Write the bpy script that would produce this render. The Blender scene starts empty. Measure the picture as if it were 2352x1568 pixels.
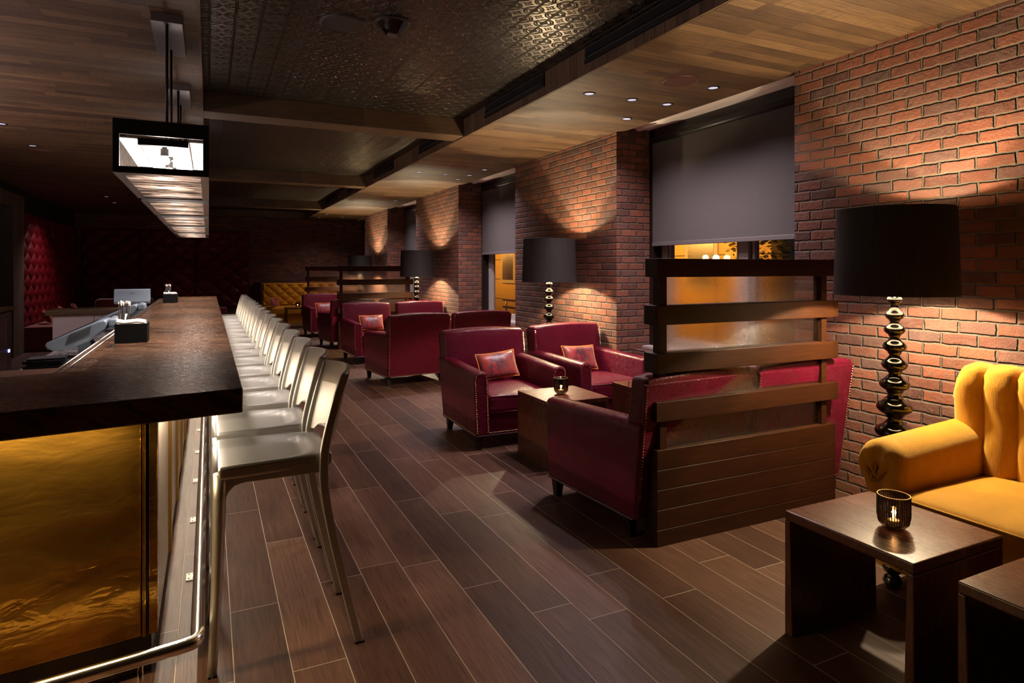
import bpy, bmesh, math, random
from mathutils import Vector, Matrix
random.seed(7)
S = bpy.context.scene
COL = S.collection
PI = math.pi

# ---------------------------------------------------------------- camera
FPX, CXP, HYP, HC = 1452.0, 1176.0, 617.0, 1.48
YAW = math.atan2(697.0, FPX)
cam_d = bpy.data.cameras.new('camera')
cam_d.sensor_fit = 'HORIZONTAL'; cam_d.sensor_width = 36.0
cam_d.lens = 36.0 * FPX / 2352.0
cam_d.shift_x = 0.0
cam_d.shift_y = -(784.0 - HYP) / 2352.0
cam_d.clip_start = 0.05
cam = bpy.data.objects.new('camera', cam_d); COL.objects.link(cam)
cam.location = (0, 0, HC); cam.rotation_euler = (PI/2, 0, -YAW)
S.camera = cam

# ---------------------------------------------------------------- world, exposure
w = bpy.data.worlds.new('night'); S.world = w; w.use_nodes = True
w.node_tree.nodes['Background'].inputs[0].default_value = (0.10, 0.13, 0.22, 1)
w.node_tree.nodes['Background'].inputs[1].default_value = 0.05
S.view_settings.view_transform = 'Standard'; S.view_settings.look = 'None'
S.view_settings.exposure = 0.22; S.view_settings.gamma = 1.0
try: S.view_settings.use_curve_mapping = False
except Exception: pass

# light colours and powers
C_LAMP = (1.0, 0.80, 0.52); P_LAMP_UP = 95.0; P_LAMP_DN = 48.0
C_DOWN = (1.0, 0.80, 0.86); P_DOWN = 84.0
C_PEND = (1.0, 0.86, 0.78); P_PEND = 18.0
C_LED = (1.0, 0.85, 0.64)
C_STREET = (1.0, 0.50, 0.10)

def light(name, kind, loc, power, color, size=0.05, rot=(0,0,0), **kw):
    d = bpy.data.lights.new(name, kind); d.energy = power; d.color = color
    if kind == 'AREA':
        d.shape = 'RECTANGLE'; d.size = kw.get('sx', .1); d.size_y = kw.get('sy', .1)
        if 'spread' in kw: d.spread = kw['spread']
    else: d.shadow_soft_size = size
    if kind == 'SPOT':
        d.spot_size = kw.get('cone', 1.2); d.spot_blend = kw.get('blend', .5)
    o = bpy.data.objects.new(name, d); COL.objects.link(o); o.location = loc; o.rotation_euler = rot
    return o

# main fixtures' light (the fixtures themselves are built further down)
ZC = 2.894; XS = 2.49; XL = -0.054; ZT = 3.09; WX = 3.80
DOWN = [  # x, y, on
 (2.77,4.33,1),(3.19,4.33,1),(3.55,4.32,1),(3.55,4.90,1),(3.55,3.77,1),
 (2.77,8.90,1),(3.19,8.95,1),(3.55,8.30,1),(3.55,8.88,1),(3.55,9.37,1),
 (2.77,16.9,1),(2.75,18.0,1),(3.3,17.6,1),(3.14,13.47,1),(3.49,12.83,1),(3.49,13.93,1),(2.77,13.40,1)]  # the deepest ones, around the far sofa, are added to light it
for i,(x,y,on) in enumerate(DOWN):
    light('downlight_and_fill','SPOT',(x,y,ZC-0.012),P_DOWN*(1 if y<16 else .4),C_DOWN,.03,cone=2.3,blend=1.0)
for x,y,p in ((3.2,-.3,1.5),):
    if p: light('downlight_and_fill','SPOT',(x,y,ZC-0.012),p,C_DOWN,.03,cone=1.6,blend=.6)  # added weak fill near the camera, no fitting belongs to it

# ---------------------------------------------------------------- node helpers
class NT:
    def __init__(s, name):
        m = bpy.data.materials.new(name); m.use_nodes = True; s.m = m
        s.t = m.node_tree; s.n = s.t.nodes; s.l = s.t.links
        s.b = s.n['Principled BSDF']; s.out = s.n['Material Output']
    def node(s, typ, **kw):
        n = s.n.new(typ)
        for k,v in kw.items(): setattr(n,k,v)
        return n
    def put(s, sock, v):
        if isinstance(v, bpy.types.NodeSocket): s.l.new(v, sock)
        elif isinstance(v,(tuple,list)) and len(v)==3 and sock.type=='RGBA': sock.default_value=(*v,1)
        else: sock.default_value = v
    def math(s, op, a, b=None, c=None, clamp=False):
        n = s.node('ShaderNodeMath', operation=op); n.use_clamp = clamp
        s.put(n.inputs[0], a)
        if b is not None: s.put(n.inputs[1], b)
        if c is not None: s.put(n.inputs[2], c)
        return n.outputs[0]
    def uv(s):
        n = s.node('ShaderNodeUVMap'); n.uv_map = 'UVMap'
        sp = s.node('ShaderNodeSeparateXYZ'); s.l.new(n.outputs[0], sp.inputs[0])
        return n.outputs[0], sp.outputs[0], sp.outputs[1]
    def obj(s):
        n = s.node('ShaderNodeTexCoord'); return n.outputs['Object']
    def comb(s, x, y, z=0.0):
        n = s.node('ShaderNodeCombineXYZ'); s.put(n.inputs[0],x); s.put(n.inputs[1],y); s.put(n.inputs[2],z); return n.outputs[0]
    def white(s, v):
        n = s.node('ShaderNodeTexWhiteNoise', noise_dimensions='3D'); s.put(n.inputs['Vector'], v); return n.outputs['Value']
    def noise(s, v, scale, detail=3.0, rough=.5, dist=0.0):
        n = s.node('ShaderNodeTexNoise'); s.put(n.inputs['Vector'], v); n.inputs['Scale'].default_value=scale
        n.inputs['Detail'].default_value=detail; n.inputs['Roughness'].default_value=rough; n.inputs['Distortion'].default_value=dist
        return n.outputs['Fac']
    def ramp(s, f, stops, interp='LINEAR'):
        n = s.node('ShaderNodeValToRGB'); n.color_ramp.interpolation = interp
        e = n.color_ramp.elements
        while len(e) > len(stops): e.remove(e[-1])
        while len(e) < len(stops): e.new(.5)
        for i,(p,c) in enumerate(stops): e[i].position = p; e[i].color = (*c,1) if len(c)==3 else c
        s.put(n.inputs[0], f); return n.outputs[0]
    def mix(s, f, a, b, mode='MIX'):
        n = s.node('ShaderNodeMix', data_type='RGBA', blend_type=mode)
        s.put(n.inputs[0], f); s.put(n.inputs[6], a); s.put(n.inputs[7], b); return n.outputs[2]
    def maprange(s, v, a, b, c=0.0, d=1.0, smooth=True):
        n = s.node('ShaderNodeMapRange'); n.interpolation_type = 'SMOOTHSTEP' if smooth else 'LINEAR'
        s.put(n.inputs[0], v); 
        for i,x in enumerate((a,b,c,d)): n.inputs[i+1].default_value = x
        return n.outputs[0]
    def bump(s, h, dist, strength=1.0):
        n = s.node('ShaderNodeBump'); s.put(n.inputs['Height'], h); n.inputs['Distance'].default_value = dist
        n.inputs['Strength'].default_value = strength; s.l.new(n.outputs[0], s.b.inputs['Normal']); return n.outputs[0]
    def set(s, **kw):
        names = dict(color='Base Color', rough='Roughness', metal='Metallic', spec='Specular IOR Level', coat='Coat Weight',
                     coatr='Coat Roughness', sheen='Sheen Weight', ior='IOR', trans='Transmission Weight', emit='Emission Color', es='Emission Strength',
                     aniso='Anisotropic')
        for k,v in kw.items(): s.put(s.b.inputs[names[k]], v)
        return s
M = {}
def plain(name, color, rough=.5, metal=0.0, **kw):
    t = NT(name); t.set(color=color, rough=rough, metal=metal, **kw); M[name] = t.m; return t

def planks(name, wd, ln, gap, tones, gapcol, swap=False, rough=.5, off=0.0, bumpd=.002, grain=1.0, saw=0.0, spec=.5, dark=.55):
    t = NT(name); _,u,v = t.uv()
    if swap: u,v = v,u
    vv = t.math('DIVIDE', t.math('SUBTRACT', v, off), wd)
    row = t.math('FLOOR', vv); fv = t.math('FRACT', vv)
    r1 = t.white(t.comb(row, 3.7, 1.1))
    uu = t.math('ADD', t.math('DIVIDE', u, ln), r1)
    colm = t.math('FLOOR', uu); fu = t.math('FRACT', uu)
    rid = t.white(t.comb(row, colm, 5.3)); rid2 = t.white(t.comb(colm, row, 9.1))
    ev = t.math('MULTIPLY', t.math('MINIMUM', fv, t.math('SUBTRACT', 1.0, fv)), wd)
    eu = t.math('MULTIPLY', t.math('MINIMUM', fu, t.math('SUBTRACT', 1.0, fu)), ln)
    e = t.math('MINIMUM', ev, eu)
    mask = t.maprange(e, gap*.5-gap*.25, gap*.5+gap*.35)
    gv = t.comb(t.math('ADD', t.math('MULTIPLY', u, 1.6), t.math('MULTIPLY', rid, 37.0)), t.math('MULTIPLY', v, 26.0), t.math('MULTIPLY', rid2, 11.0))
    g1 = t.noise(gv, 1.6, 6, .6, 1.2)
    gv2 = t.comb(t.math('MULTIPLY', u, 6.0), t.math('MULTIPLY', v, 160.0), t.math('MULTIPLY', rid2, 5.0))
    g2 = t.noise(gv2, 1.0, 3, .6)
    patch = t.noise(t.comb(u, v, rid), 3.0, 3, .5)
    f = t.math('ADD', t.math('MULTIPLY', rid, .50), t.math('MULTIPLY', t.math('SUBTRACT', g1, .25), .85*grain))
    f = t.math('ADD', f, t.math('MULTIPLY', t.math('SUBTRACT', patch, .5), .45))
    c = t.ramp(f, [(i/(len(tones)-1), x) for i,x in enumerate(tones)])
    c = t.mix(t.maprange(g2, .45, .72, 0, dark), c, (tones[0][0]*.35, tones[0][1]*.35, tones[0][2]*.35))
    if saw > 0:
        sv = t.comb(t.math('MULTIPLY', u, 150.0), t.math('MULTIPLY', v, 6.0), rid)
        sw = t.noise(sv, 1.0, 2, .5)
        sm = t.maprange(t.white(t.comb(row, colm, 2.2)), .4, .9)
        c = t.mix(t.math('MULTIPLY', t.math('MULTIPLY', t.maprange(sw, .5, .66), sm), saw), c, tones[0])
    c = t.mix(mask, gapcol, c)
    h = t.math('ADD', mask, t.math('MULTIPLY', t.math('ADD', g1, g2), .12))
    t.bump(h, bumpd)
    t.set(color=c, rough=t.math('ADD', rough, t.math('MULTIPLY', g2, .12)), spec=spec)
    M[name] = t.m; return t

planks('floor_tile', .195, 1.205, .0032, [(.028,.011,.007),(.068,.031,.019),(.112,.053,.033),(.17,.090,.058)], (.36,.29,.22), swap=True, rough=.42, spec=.32, off=.279-.195*4, bumpd=.0012)
TONES = [(.030,.014,.006),(.090,.046,.018),(.155,.083,.033),(.22,.130,.060)]
planks('ceiling_plank', .098, 1.1, .002, TONES, (.01,.006,.004), swap=False, rough=.55, bumpd=.0015, saw=.5)
planks('fascia_plank', .101, 3.0, .003, [(.08,.046,.024),(.17,.10,.055),(.25,.155,.09)], (.008,.005,.004), swap=True, rough=.6, saw=.0, bumpd=.002)  # same wood as the ceiling, lightened in colour to replace missing light
planks('beam_wood', .4, 2.6, .001, [(.04,.021,.008),(.10,.055,.021),(.15,.09,.036)], (.02,.01,.006), swap=False, rough=.55)
planks('knotty_wood', .14, 2.6, .002, [(.05,.035,.022),(.10,.072,.048),(.15,.11,.075)], (.01,.007,.005), swap=True, rough=.7, saw=.5)
planks('dark_oak', 3.0, 3.0, .0001, [(.012,.0028,.0008),(.038,.0108,.0022),(.070,.0215,.0042)], (.03,.012,.006), swap=False, rough=.46, spec=.18, bumpd=.0012, grain=1.0, dark=.5)
planks('walnut', 3.0, 5.0, .0001, [(.045,.012,.005),(.12,.038,.016),(.20,.075,.032)], (.05,.02,.01), swap=True, rough=.22, spec=.5, bumpd=.0005, grain=.9, dark=.3)
planks('bar_front_wood', .5, 3.0, .001, [(.30,.22,.16),(.42,.33,.25),(.52,.43,.34)], (.1,.08,.06), swap=True, rough=.35, bumpd=.0006)

def brick():
    t = NT('brick'); uvv,u,v = t.uv()
    n1 = t.noise(uvv, 14.0, 4, .6); n2 = t.noise(t.comb(v,u,3.0), 14.0, 4, .6)
    u = t.math('ADD', u, t.math('MULTIPLY', t.math('SUBTRACT', n1, .5), .020))
    v = t.math('ADD', v, t.math('MULTIPLY', t.math('SUBTRACT', n2, .5), .018))
    H_, L_ = .0698, .1935
    vv = t.math('DIVIDE', v, H_); row = t.math('FLOOR', vv); fv = t.math('FRACT', vv)
    sh = t.math('MULTIPLY', t.math('MODULO', row, 2.0), .5)
    uu = t.math('ADD', t.math('DIVIDE', u, L_), t.math('ADD', sh, t.math('MULTIPLY', t.white(t.comb(row,1.0,1.0)), .10)))
    cl = t.math('FLOOR', uu); fu = t.math('FRACT', uu)
    ev = t.math('MULTIPLY', t.math('MINIMUM', fv, t.math('SUBTRACT',1.0,fv)), H_)
    eu = t.math('MULTIPLY', t.math('MINIMUM', fu, t.math('SUBTRACT',1.0,fu)), L_)
    e = t.math('MINIMUM', ev, eu)
    mask = t.maprange(e, .0030, .0062)
    hh = t.maprange(e, .0015, .0100)
    rid = t.white(t.comb(row, cl, 7.0)); rid2 = t.white(t.comb(cl, row, 2.0))
    fine = t.noise(t.comb(u,v,rid), 85.0, 5, .65); big = t.noise(t.comb(u,v,rid2), 20.0, 4, .6)
    c = t.ramp(rid, [(0,(.080,.031,.024)),(.3,(.155,.052,.030)),(.6,(.225,.072,.038)),(.85,(.14,.060,.042)),(1,(.085,.046,.040))])
    c = t.mix(t.maprange(big, .42,.72,0,.55), c, (.12,.072,.050))
    c = t.mix(t.maprange(fine, .58,.78,0,.45), c, (.30,.17,.12))
    lay = t.noise(t.comb(u,v,0.0), 1.3, 2, .5)
    c = t.mix(t.maprange(lay,.45,.7,0,.25), c, (.10,.06,.05))
    mort = t.mix(fine, (.075,.060,.042), (.16,.135,.10))
    t.set(color=t.mix(mask, mort, c), rough=.82, spec=.35)
    sunk = t.math('MULTIPLY', t.math('SUBTRACT', rid2, .5), .30)
    h = t.math('MULTIPLY', hh, t.math('ADD', 1.0, sunk))
    h = t.math('ADD', h, t.math('ADD', t.math('MULTIPLY', fine, .26), t.math('MULTIPLY', big, .42)))
    t.bump(h, .020)
    M['brick'] = t.m
brick()

def tin():
    t = NT('pressed_tin'); _,u,v = t.uv()
    T = .152
    a = t.math('SUBTRACT', t.math('FRACT', t.math('DIVIDE', t.math('SUBTRACT', u, .005), T)), .5)
    b = t.math('SUBTRACT', t.math('FRACT', t.math('DIVIDE', v, T)), .5)
    aa = t.math('ABSOLUTE', a); ab = t.math('ABSOLUTE', b)
    ca = t.math('SUBTRACT', .5, aa); cb = t.math('SUBTRACT', .5, ab)   # distance to tile edges
    rc = t.math('SQRT', t.math('ADD', t.math('MULTIPLY', ca, ca), t.math('MULTIPLY', cb, cb)))  # from the corner
    r0 = t.math('SQRT', t.math('ADD', t.math('MULTIPLY', a, a), t.math('MULTIPLY', b, b)))
    def ring(r, rad, wd):
        return t.maprange(t.math('ABSOLUTE', t.math('SUBTRACT', r, rad)), 0.0, wd, 1.0, 0.0)
    h = t.math('ADD', ring(rc,.40,.045), ring(rc,.30,.035))
    ang = t.math('ARCTAN2', b, a)
    petal = t.math('ADD', .13, t.math('MULTIPLY', t.math('COSINE', t.math('MULTIPLY', ang, 4.0)), .05))
    h = t.math('ADD', h, ring(r0, petal, .05))
    h = t.math('ADD', h, t.math('MULTIPLY', ring(rc,.14,.04), 1.0))
    h = t.math('ADD', h, t.maprange(r0, .0,.05,1.0,0.0))
    ln = t.math('MAXIMUM', ring(ca, .035, .03), t.math('MULTIPLY', ring(cb, .035, .025), .7))
    seam = t.math('MINIMUM', ca, cb)
    h = t.math('ADD', t.math('MULTIPLY', h, .8), t.math('MULTIPLY', ln, 1.5))
    nn = t.noise(t.comb(u,v,0.0), 60.0, 3, .6)
    h = t.math('ADD', h, t.math('MULTIPLY', nn, .03))
    t.bump(h, .008)
    t.set(color=t.mix(nn,(.070,.060,.046),(.11,.095,.075)), rough=.29, metal=.9, spec=.9)
    M['tin'] = t.m
tin()

def leather(name, c1, c2, rough=.22):
    t = NT(name); o = t.obj()
    n = t.noise(o, 7.0, 4, .6); 
    vor = t.node('ShaderNodeTexVoronoi', feature='DISTANCE_TO_EDGE'); t.put(vor.inputs['Vector'], o); vor.inputs['Scale'].default_value = 90
    wr = t.noise(o, 22.0, 5, .7, 2.0)
    cre = t.maprange(t.math('ABSOLUTE', t.math('SUBTRACT', wr, .5)), 0.0, .03, 1.0, 0.0)
    t.set(color=t.mix(n, c1, c2), rough=t.math('ADD', rough, t.math('MULTIPLY', wr, .14)), spec=.20, coat=.13, coatr=.12)
    h = t.math('ADD', t.math('MULTIPLY', t.maprange(vor.outputs[0],0,.3), .25), t.math('ADD', t.math('MULTIPLY', cre, -.25), t.math('MULTIPLY', n, 2.2)))
    t.bump(h, .0022); M[name] = t.m
leather('burgundy_leather', (.078,.0020,.0105), (.135,.0042,.022))

def velvet(name, c1, c2):
    t = NT(name); o = t.obj()
    n = t.noise(o, 6.0, 4, .6); mp = t.node('ShaderNodeMapping'); t.put(mp.inputs[0], o); mp.inputs['Scale'].default_value=(3,3,.35)
    f = t.noise(mp.outputs[0], 75.0, 6, .75)
    t.set(color=t.mix(t.math('ADD', t.math('MULTIPLY',n,.5), t.math('MULTIPLY', f,.5)), c1, c2), rough=.8, sheen=.45, spec=.25)
    t.b.inputs['Sheen Tint'].default_value = (1,.75,.3,1); t.b.inputs['Sheen Roughness'].default_value=.4
    t.bump(t.math('ADD', f, t.math('MULTIPLY', n, 2.0)), .0022); M[name] = t.m
velvet('mustard_velvet', (.24,.095,.003), (.78,.38,.016))

def steel(name, col, rough, sc=(1,1,60), metal=1.0):
    t = NT(name); mp = t.node('ShaderNodeMapping'); t.put(mp.inputs[0], t.obj()); mp.inputs['Scale'].default_value = sc
    n = t.noise(mp.outputs[0], 14.0, 3, .6)
    t.set(color=col, rough=t.maprange(n,.3,.7,rough-.05,rough+.08,False), metal=metal); t.bump(n, .0002); M[name]=t.m
steel('brushed_aluminium', (.56,.545,.52), .40, (60,60,1), .95)
steel('chrome', (.75,.72,.68), .16, (40,40,1))
steel('stainless', (.50,.48,.47), .28)

def glossy_noise(name, c1, c2, rough, scale, dist=.0, bd=0.0, **kw):
    t = NT(name); n = t.noise(t.obj(), scale, 5, .6, dist)
    t.set(color=t.mix(n,c1,c2), rough=rough, **kw)
    if bd: t.bump(n, bd)
    M[name] = t.m; return t
def stone():
    t = NT('bar_stone'); _,u,v = t.uv()
    cu = t.math('ADD', t.math('MULTIPLY', u, .80), t.math('MULTIPLY', v, -.45)); cv = t.math('ADD', t.math('MULTIPLY', u, .45), t.math('MULTIPLY', v, .80))
    vec = t.comb(t.math('MULTIPLY', cu, 1.0), t.math('MULTIPLY', cv, 4.5))
    n = t.noise(vec, 3.0, 8, .66, 1.4); n2 = t.noise(vec, 20.0, 6, .7, 1.0)
    c = t.ramp(n, [(.30,(.012,.005,.003)),(.44,(.045,.020,.011)),(.54,(.10,.052,.026)),(.60,(.05,.024,.014)),(.68,(.17,.10,.06)),(.8,(.28,.20,.16))])
    t.set(color=c, rough=t.maprange(n2,.35,.65,.06,.34,False), spec=.55); t.bump(t.math('ADD', t.math('MULTIPLY',n2,.7), n), .002); M['bar_stone']=t.m
stone()
def gold():
    t = NT('gold_panel'); mp = t.node('ShaderNodeMapping'); t.put(mp.inputs[0], t.obj()); mp.inputs['Scale'].default_value=(1,1,2.2)
    n = t.noise(mp.outputs[0], 3.2, 3, .5, .8); n2 = t.noise(mp.outputs[0], 10.0, 3, .5, 1.0)
    t.set(color=t.mix(n,(.26,.13,.018),(.50,.27,.045)), rough=t.maprange(n,.3,.7,.17,.30,False), metal=.95)
    t.bump(t.math('ADD', t.math('MULTIPLY',n,1.0), t.math('MULTIPLY',n2,.22)), .010); M['gold_panel']=t.m
gold()
plain('gold_trim', (.42,.24,.05), .28, .9)
plain('black_metal', (.008,.007,.007), .45)
plain('black_gloss', (.004,.004,.004), .07, coat=.6)
plain('black_plastic', (.004,.004,.004), .5, spec=.15)
plain('black_wood', (.010,.006,.005), .35)
plain('dark_void', (.004,.003,.003), .8)
t = NT('shade_fabric'); mp = t.node('ShaderNodeMapping'); t.put(mp.inputs[0], t.obj()); mp.inputs['Scale'].default_value=(1,1,.03)
n = t.noise(mp.outputs[0], 90.0, 4, .7); t.set(color=t.mix(n,(.018,.016,.015),(.055,.05,.045)), rough=.6, spec=.3); t.bump(n,.0006); M['shade_fabric']=t.m
plain('shade_lining', (.30,.26,.20), .6)
plain('plaster', (.84,.77,.74), .7)
t = plain('white_frame', (.33,.30,.28), .5)
plain('nail_brass', (.72,.50,.26), .25, 1.0)
plain('welt_dark', (.05,.004,.010), .4)
plain('orange_piping', (.75,.24,.03), .6)
plain('upright_grey', (.10,.09,.09), .5)
plain('canopy_metal', (.20,.18,.18), .38, .6)
plain('speaker_brown', (.10,.035,.022), .5)
plain('dark_speaker', (.035,.030,.026), .5, .3)
plain('lens_glass', (.7,.68,.85), .15, emit=(.80,.76,1.0), es=.55)
plain('napkin', (.82,.76,.68), .8)
plain('pos_plastic', (.23,.29,.35), .38)
plain('pos_dark', (.03,.04,.05), .35)
plain('pos_light', (.28,.33,.38), .3)
plain('led_blue', (.1,.1,.9), .3, emit=(.25,.3,1.0), es=6)
plain('white_laminate', (.50,.42,.39), .35)
plain('velvet_red', (.14,.005,.012), .75, sheen=.5)
leather('red_upholstery', (.085,.002,.006), (.13,.004,.010), .38)
plain('bulb', (1,1,1), .3, emit=(1.0,.84,.70), es=55)
plain('flame', (1,1,1), .3, emit=(1.0,.62,.28), es=45)
plain('reflector_white', (.85,.82,.80), .45)
plain('wax', (.8,.7,.55), .5)

t = NT('pillow_silk'); _,u,v = t.uv(); o = t.obj()
n = t.noise(t.comb(t.math('MULTIPLY',u,34.0),t.math('MULTIPLY',v,9.0)), 1.0, 4,.7,1.0); n2 = t.noise(o, 7.0, 3,.5)
base = t.mix(t.maprange(n2,.35,.65), (.10,.020,.030),(.36,.070,.045)); c = t.mix(t.maprange(n,.52,.62), base, (.52,.012,.016))
t.set(color=c, rough=.36, sheen=.3); t.bump(n2,.012); M['pillow_silk']=t.m

def glassy(name, tint, rough=.0, mixt=.35, bumpd=0.0, bscale=30, gloss=.10):
    t = NT(name); t.n.remove(t.b)
    re = t.node('ShaderNodeBsdfRefraction'); re.inputs[0].default_value=(*tint,1); re.inputs['Roughness'].default_value=rough; re.inputs['IOR'].default_value=1.03
    tr = t.node('ShaderNodeBsdfTransparent'); tr.inputs[0].default_value=(*tint,1)
    gl = t.node('ShaderNodeBsdfGlossy'); gl.inputs['Roughness'].default_value=.06+rough*.5; gl.inputs[0].default_value=(.9,.9,.9,1)
    m1 = t.node('ShaderNodeMixShader'); m1.inputs[0].default_value=mixt; t.l.new(re.outputs[0],m1.inputs[1]); t.l.new(tr.outputs[0],m1.inputs[2])
    fr = t.node('ShaderNodeFresnel'); fr.inputs[0].default_value=1.45
    m2 = t.node('ShaderNodeMixShader'); ge = t.node('ShaderNodeNewGeometry'); t.put(m2.inputs[0], t.math('MULTIPLY', t.math('ADD', fr.outputs[0], gloss, clamp=True), t.math('SUBTRACT', 1.0, ge.outputs['Backfacing']))); t.l.new(m1.outputs[0],m2.inputs[1]); t.l.new(gl.outputs[0],m2.inputs[2])
    t.l.new(m2.outputs[0], t.out.inputs[0])
    if bumpd:
        mp = t.node('ShaderNodeMapping'); t.put(mp.inputs[0], t.obj()); mp.inputs['Scale'].default_value=(1,1,2)
        n = t.noise(mp.outputs[0], bscale, 4, .6, .8); bn = t.node('ShaderNodeBump'); t.put(bn.inputs['Height'], n); bn.inputs['Distance'].default_value=bumpd
        for x in (re,gl,fr): t.l.new(bn.outputs[0], x.inputs['Normal'])
    M[name]=t.m; return t
glassy('window_glass', (.93,.92,.9), 0, .9, gloss=.02)
glassy('partition_glass', (.93,.88,.82), .16, .25, .004, 45, gloss=.08)
glassy('smoked_glass', (.55,.46,.37), .02, .5, gloss=.05)
glassy('side_glass', (.85,.80,.76), .2, .5, .003, 60, gloss=.04)
glassy('clear_glass', (.92,.9,.88), .0, .7, gloss=.05)

def lantern_glass():   # wavy art glass, dark streaks over milky glass
    t = NT('streaky_glass'); t.n.remove(t.b)
    mp = t.node('ShaderNodeMapping'); t.put(mp.inputs[0], t.obj()); mp.inputs['Scale'].default_value=(1.0,7.0,1.0)
    n = t.noise(mp.outputs[0], 5.0, 5, .6, 1.0)
    tl = t.node('ShaderNodeBsdfTranslucent'); t.put(tl.inputs[0], t.ramp(n,[(.42,(.03,.024,.02)),(.60,(.85,.75,.68))]))
    gl = t.node('ShaderNodeBsdfGlossy'); gl.inputs[0].default_value=(.6,.55,.5,1); gl.inputs['Roughness'].default_value=.2
    tr = t.node('ShaderNodeBsdfTransparent'); t.put(tr.inputs[0], t.ramp(n,[(.46,(.02,.016,.014)),(.66,(.40,.35,.31))]))
    m1 = t.node('ShaderNodeMixShader'); m1.inputs[0].default_value=.35; t.l.new(tl.outputs[0],m1.inputs[1]); t.l.new(tr.outputs[0],m1.inputs[2])
    m2 = t.node('ShaderNodeMixShader'); m2.inputs[0].default_value=.12; t.l.new(m1.outputs[0],m2.inputs[1]); t.l.new(gl.outputs[0],m2.inputs[2])
    t.l.new(m2.outputs[0], t.out.inputs[0]); M['streaky_glass']=t.m
lantern_glass()
def blind():
    t = NT('blind_fabric'); t.n.remove(t.b); _,u,v = t.uv()
    n = t.noise(t.comb(t.math('MULTIPLY',u,300.0),t.math('MULTIPLY',v,12.0)),1.0,2,.5)
    df = t.node('ShaderNodeBsdfDiffuse'); t.put(df.inputs[0], t.mix(n,(.095,.087,.085),(.14,.13,.128)))
    tl = t.node('ShaderNodeBsdfTranslucent'); tl.inputs[0].default_value=(.3,.27,.25,1)
    m = t.node('ShaderNodeMixShader'); m.inputs[0].default_value=.28; t.l.new(df.outputs[0],m.inputs[1]); t.l.new(tl.outputs[0],m.inputs[2])
    t.l.new(m.outputs[0], t.out.inputs[0]); M['blind']=t.m
blind()

# ---------------------------------------------------------------- mesh helpers
def uvproj(bm):
    L = bm.loops.layers.uv.get('UVMap') or bm.loops.layers.uv.new('UVMap')
    for f in bm.faces:
        n = f.normal; a = (abs(n.x),abs(n.y),abs(n.z)); k = a.index(max(a))
        for l in f.loops:
            c = l.vert.co
            l[L].uv = (c.y,c.z) if k==0 else ((c.x,c.z) if k==1 else (c.x,c.y))
def obj(name, bm, mat, parent=None, smooth=False, bevel=0.0, seg=2, loc=(0,0,0), rot=(0,0,0), uv=True):
    bm.normal_update()
    if uv: uvproj(bm)
    me = bpy.data.meshes.new(name); bm.to_mesh(me); bm.free()
    if isinstance(mat,(list,tuple)):
        for m in mat: me.materials.append(M[m])
    else: me.materials.append(M[mat])
    o = bpy.data.objects.new(name, me); COL.objects.link(o)
    o.location = loc; o.rotation_euler = rot
    if parent: o.parent = parent
    if smooth:
        for p in me.polygons: p.use_smooth = True
        try:
            md0 = None
            if smooth == 'auto':
                me.set_sharp_from_angle(angle=math.radians(38))
        except Exception: pass
    if bevel:
        md = o.modifiers.new('bevel','BEVEL'); md.width = bevel; md.segments = seg; md.limit_method='ANGLE'; md.angle_limit=math.radians(40)
    return o
def box(bm, x0,x1,y0,y1,z0,z1, m=0):
    vs = [bm.verts.new((x,y,z)) for x in (x0,x1) for y in (y0,y1) for z in (z0,z1)]
    F = [(0,1,3,2),(4,6,7,5),(0,4,5,1),(2,3,7,6),(0,2,6,4),(1,5,7,3)]
    for f in F:
        fc = bm.faces.new([vs[i] for i in f]); fc.material_index = m
    return vs
def B(*a, **k):
    bm = bmesh.new(); box(bm,*a); return bm
def prism(bm, pts, z0, z1, axis='z'):
    """polygon pts extruded along an axis; pts are the other two coords in order (xy / xz / yz)."""
    def P(p,h): return (p[0],p[1],h) if axis=='z' else ((p[0],h,p[1]) if axis=='y' else (h,p[0],p[1]))
    a = [bm.verts.new(P(p,z0)) for p in pts]; b = [bm.verts.new(P(p,z1)) for p in pts]
    n = len(pts)
    bm.faces.new(a); bm.faces.new(b[::-1])
    for i in range(n): bm.faces.new((a[i],a[(i+1)%n],b[(i+1)%n],b[i]))
    bmesh.ops.recalc_face_normals(bm, faces=bm.faces[:])
def lathe(bm, prof, cx=0, cy=0, n=32, caps=True):
    rings = []
    for r,z in prof:
        rings.append([bm.verts.new((cx+r*math.cos(2*PI*i/n), cy+r*math.sin(2*PI*i/n), z)) for i in range(n)])
    for a,b in zip(rings, rings[1:]):
        for i in range(n): bm.faces.new((a[i],a[(i+1)%n],b[(i+1)%n],b[i]))
    if caps:
        if prof[0][0]>1e-4: bm.faces.new(rings[0][::-1])
        if prof[-1][0]>1e-4: bm.faces.new(rings[-1])
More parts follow.
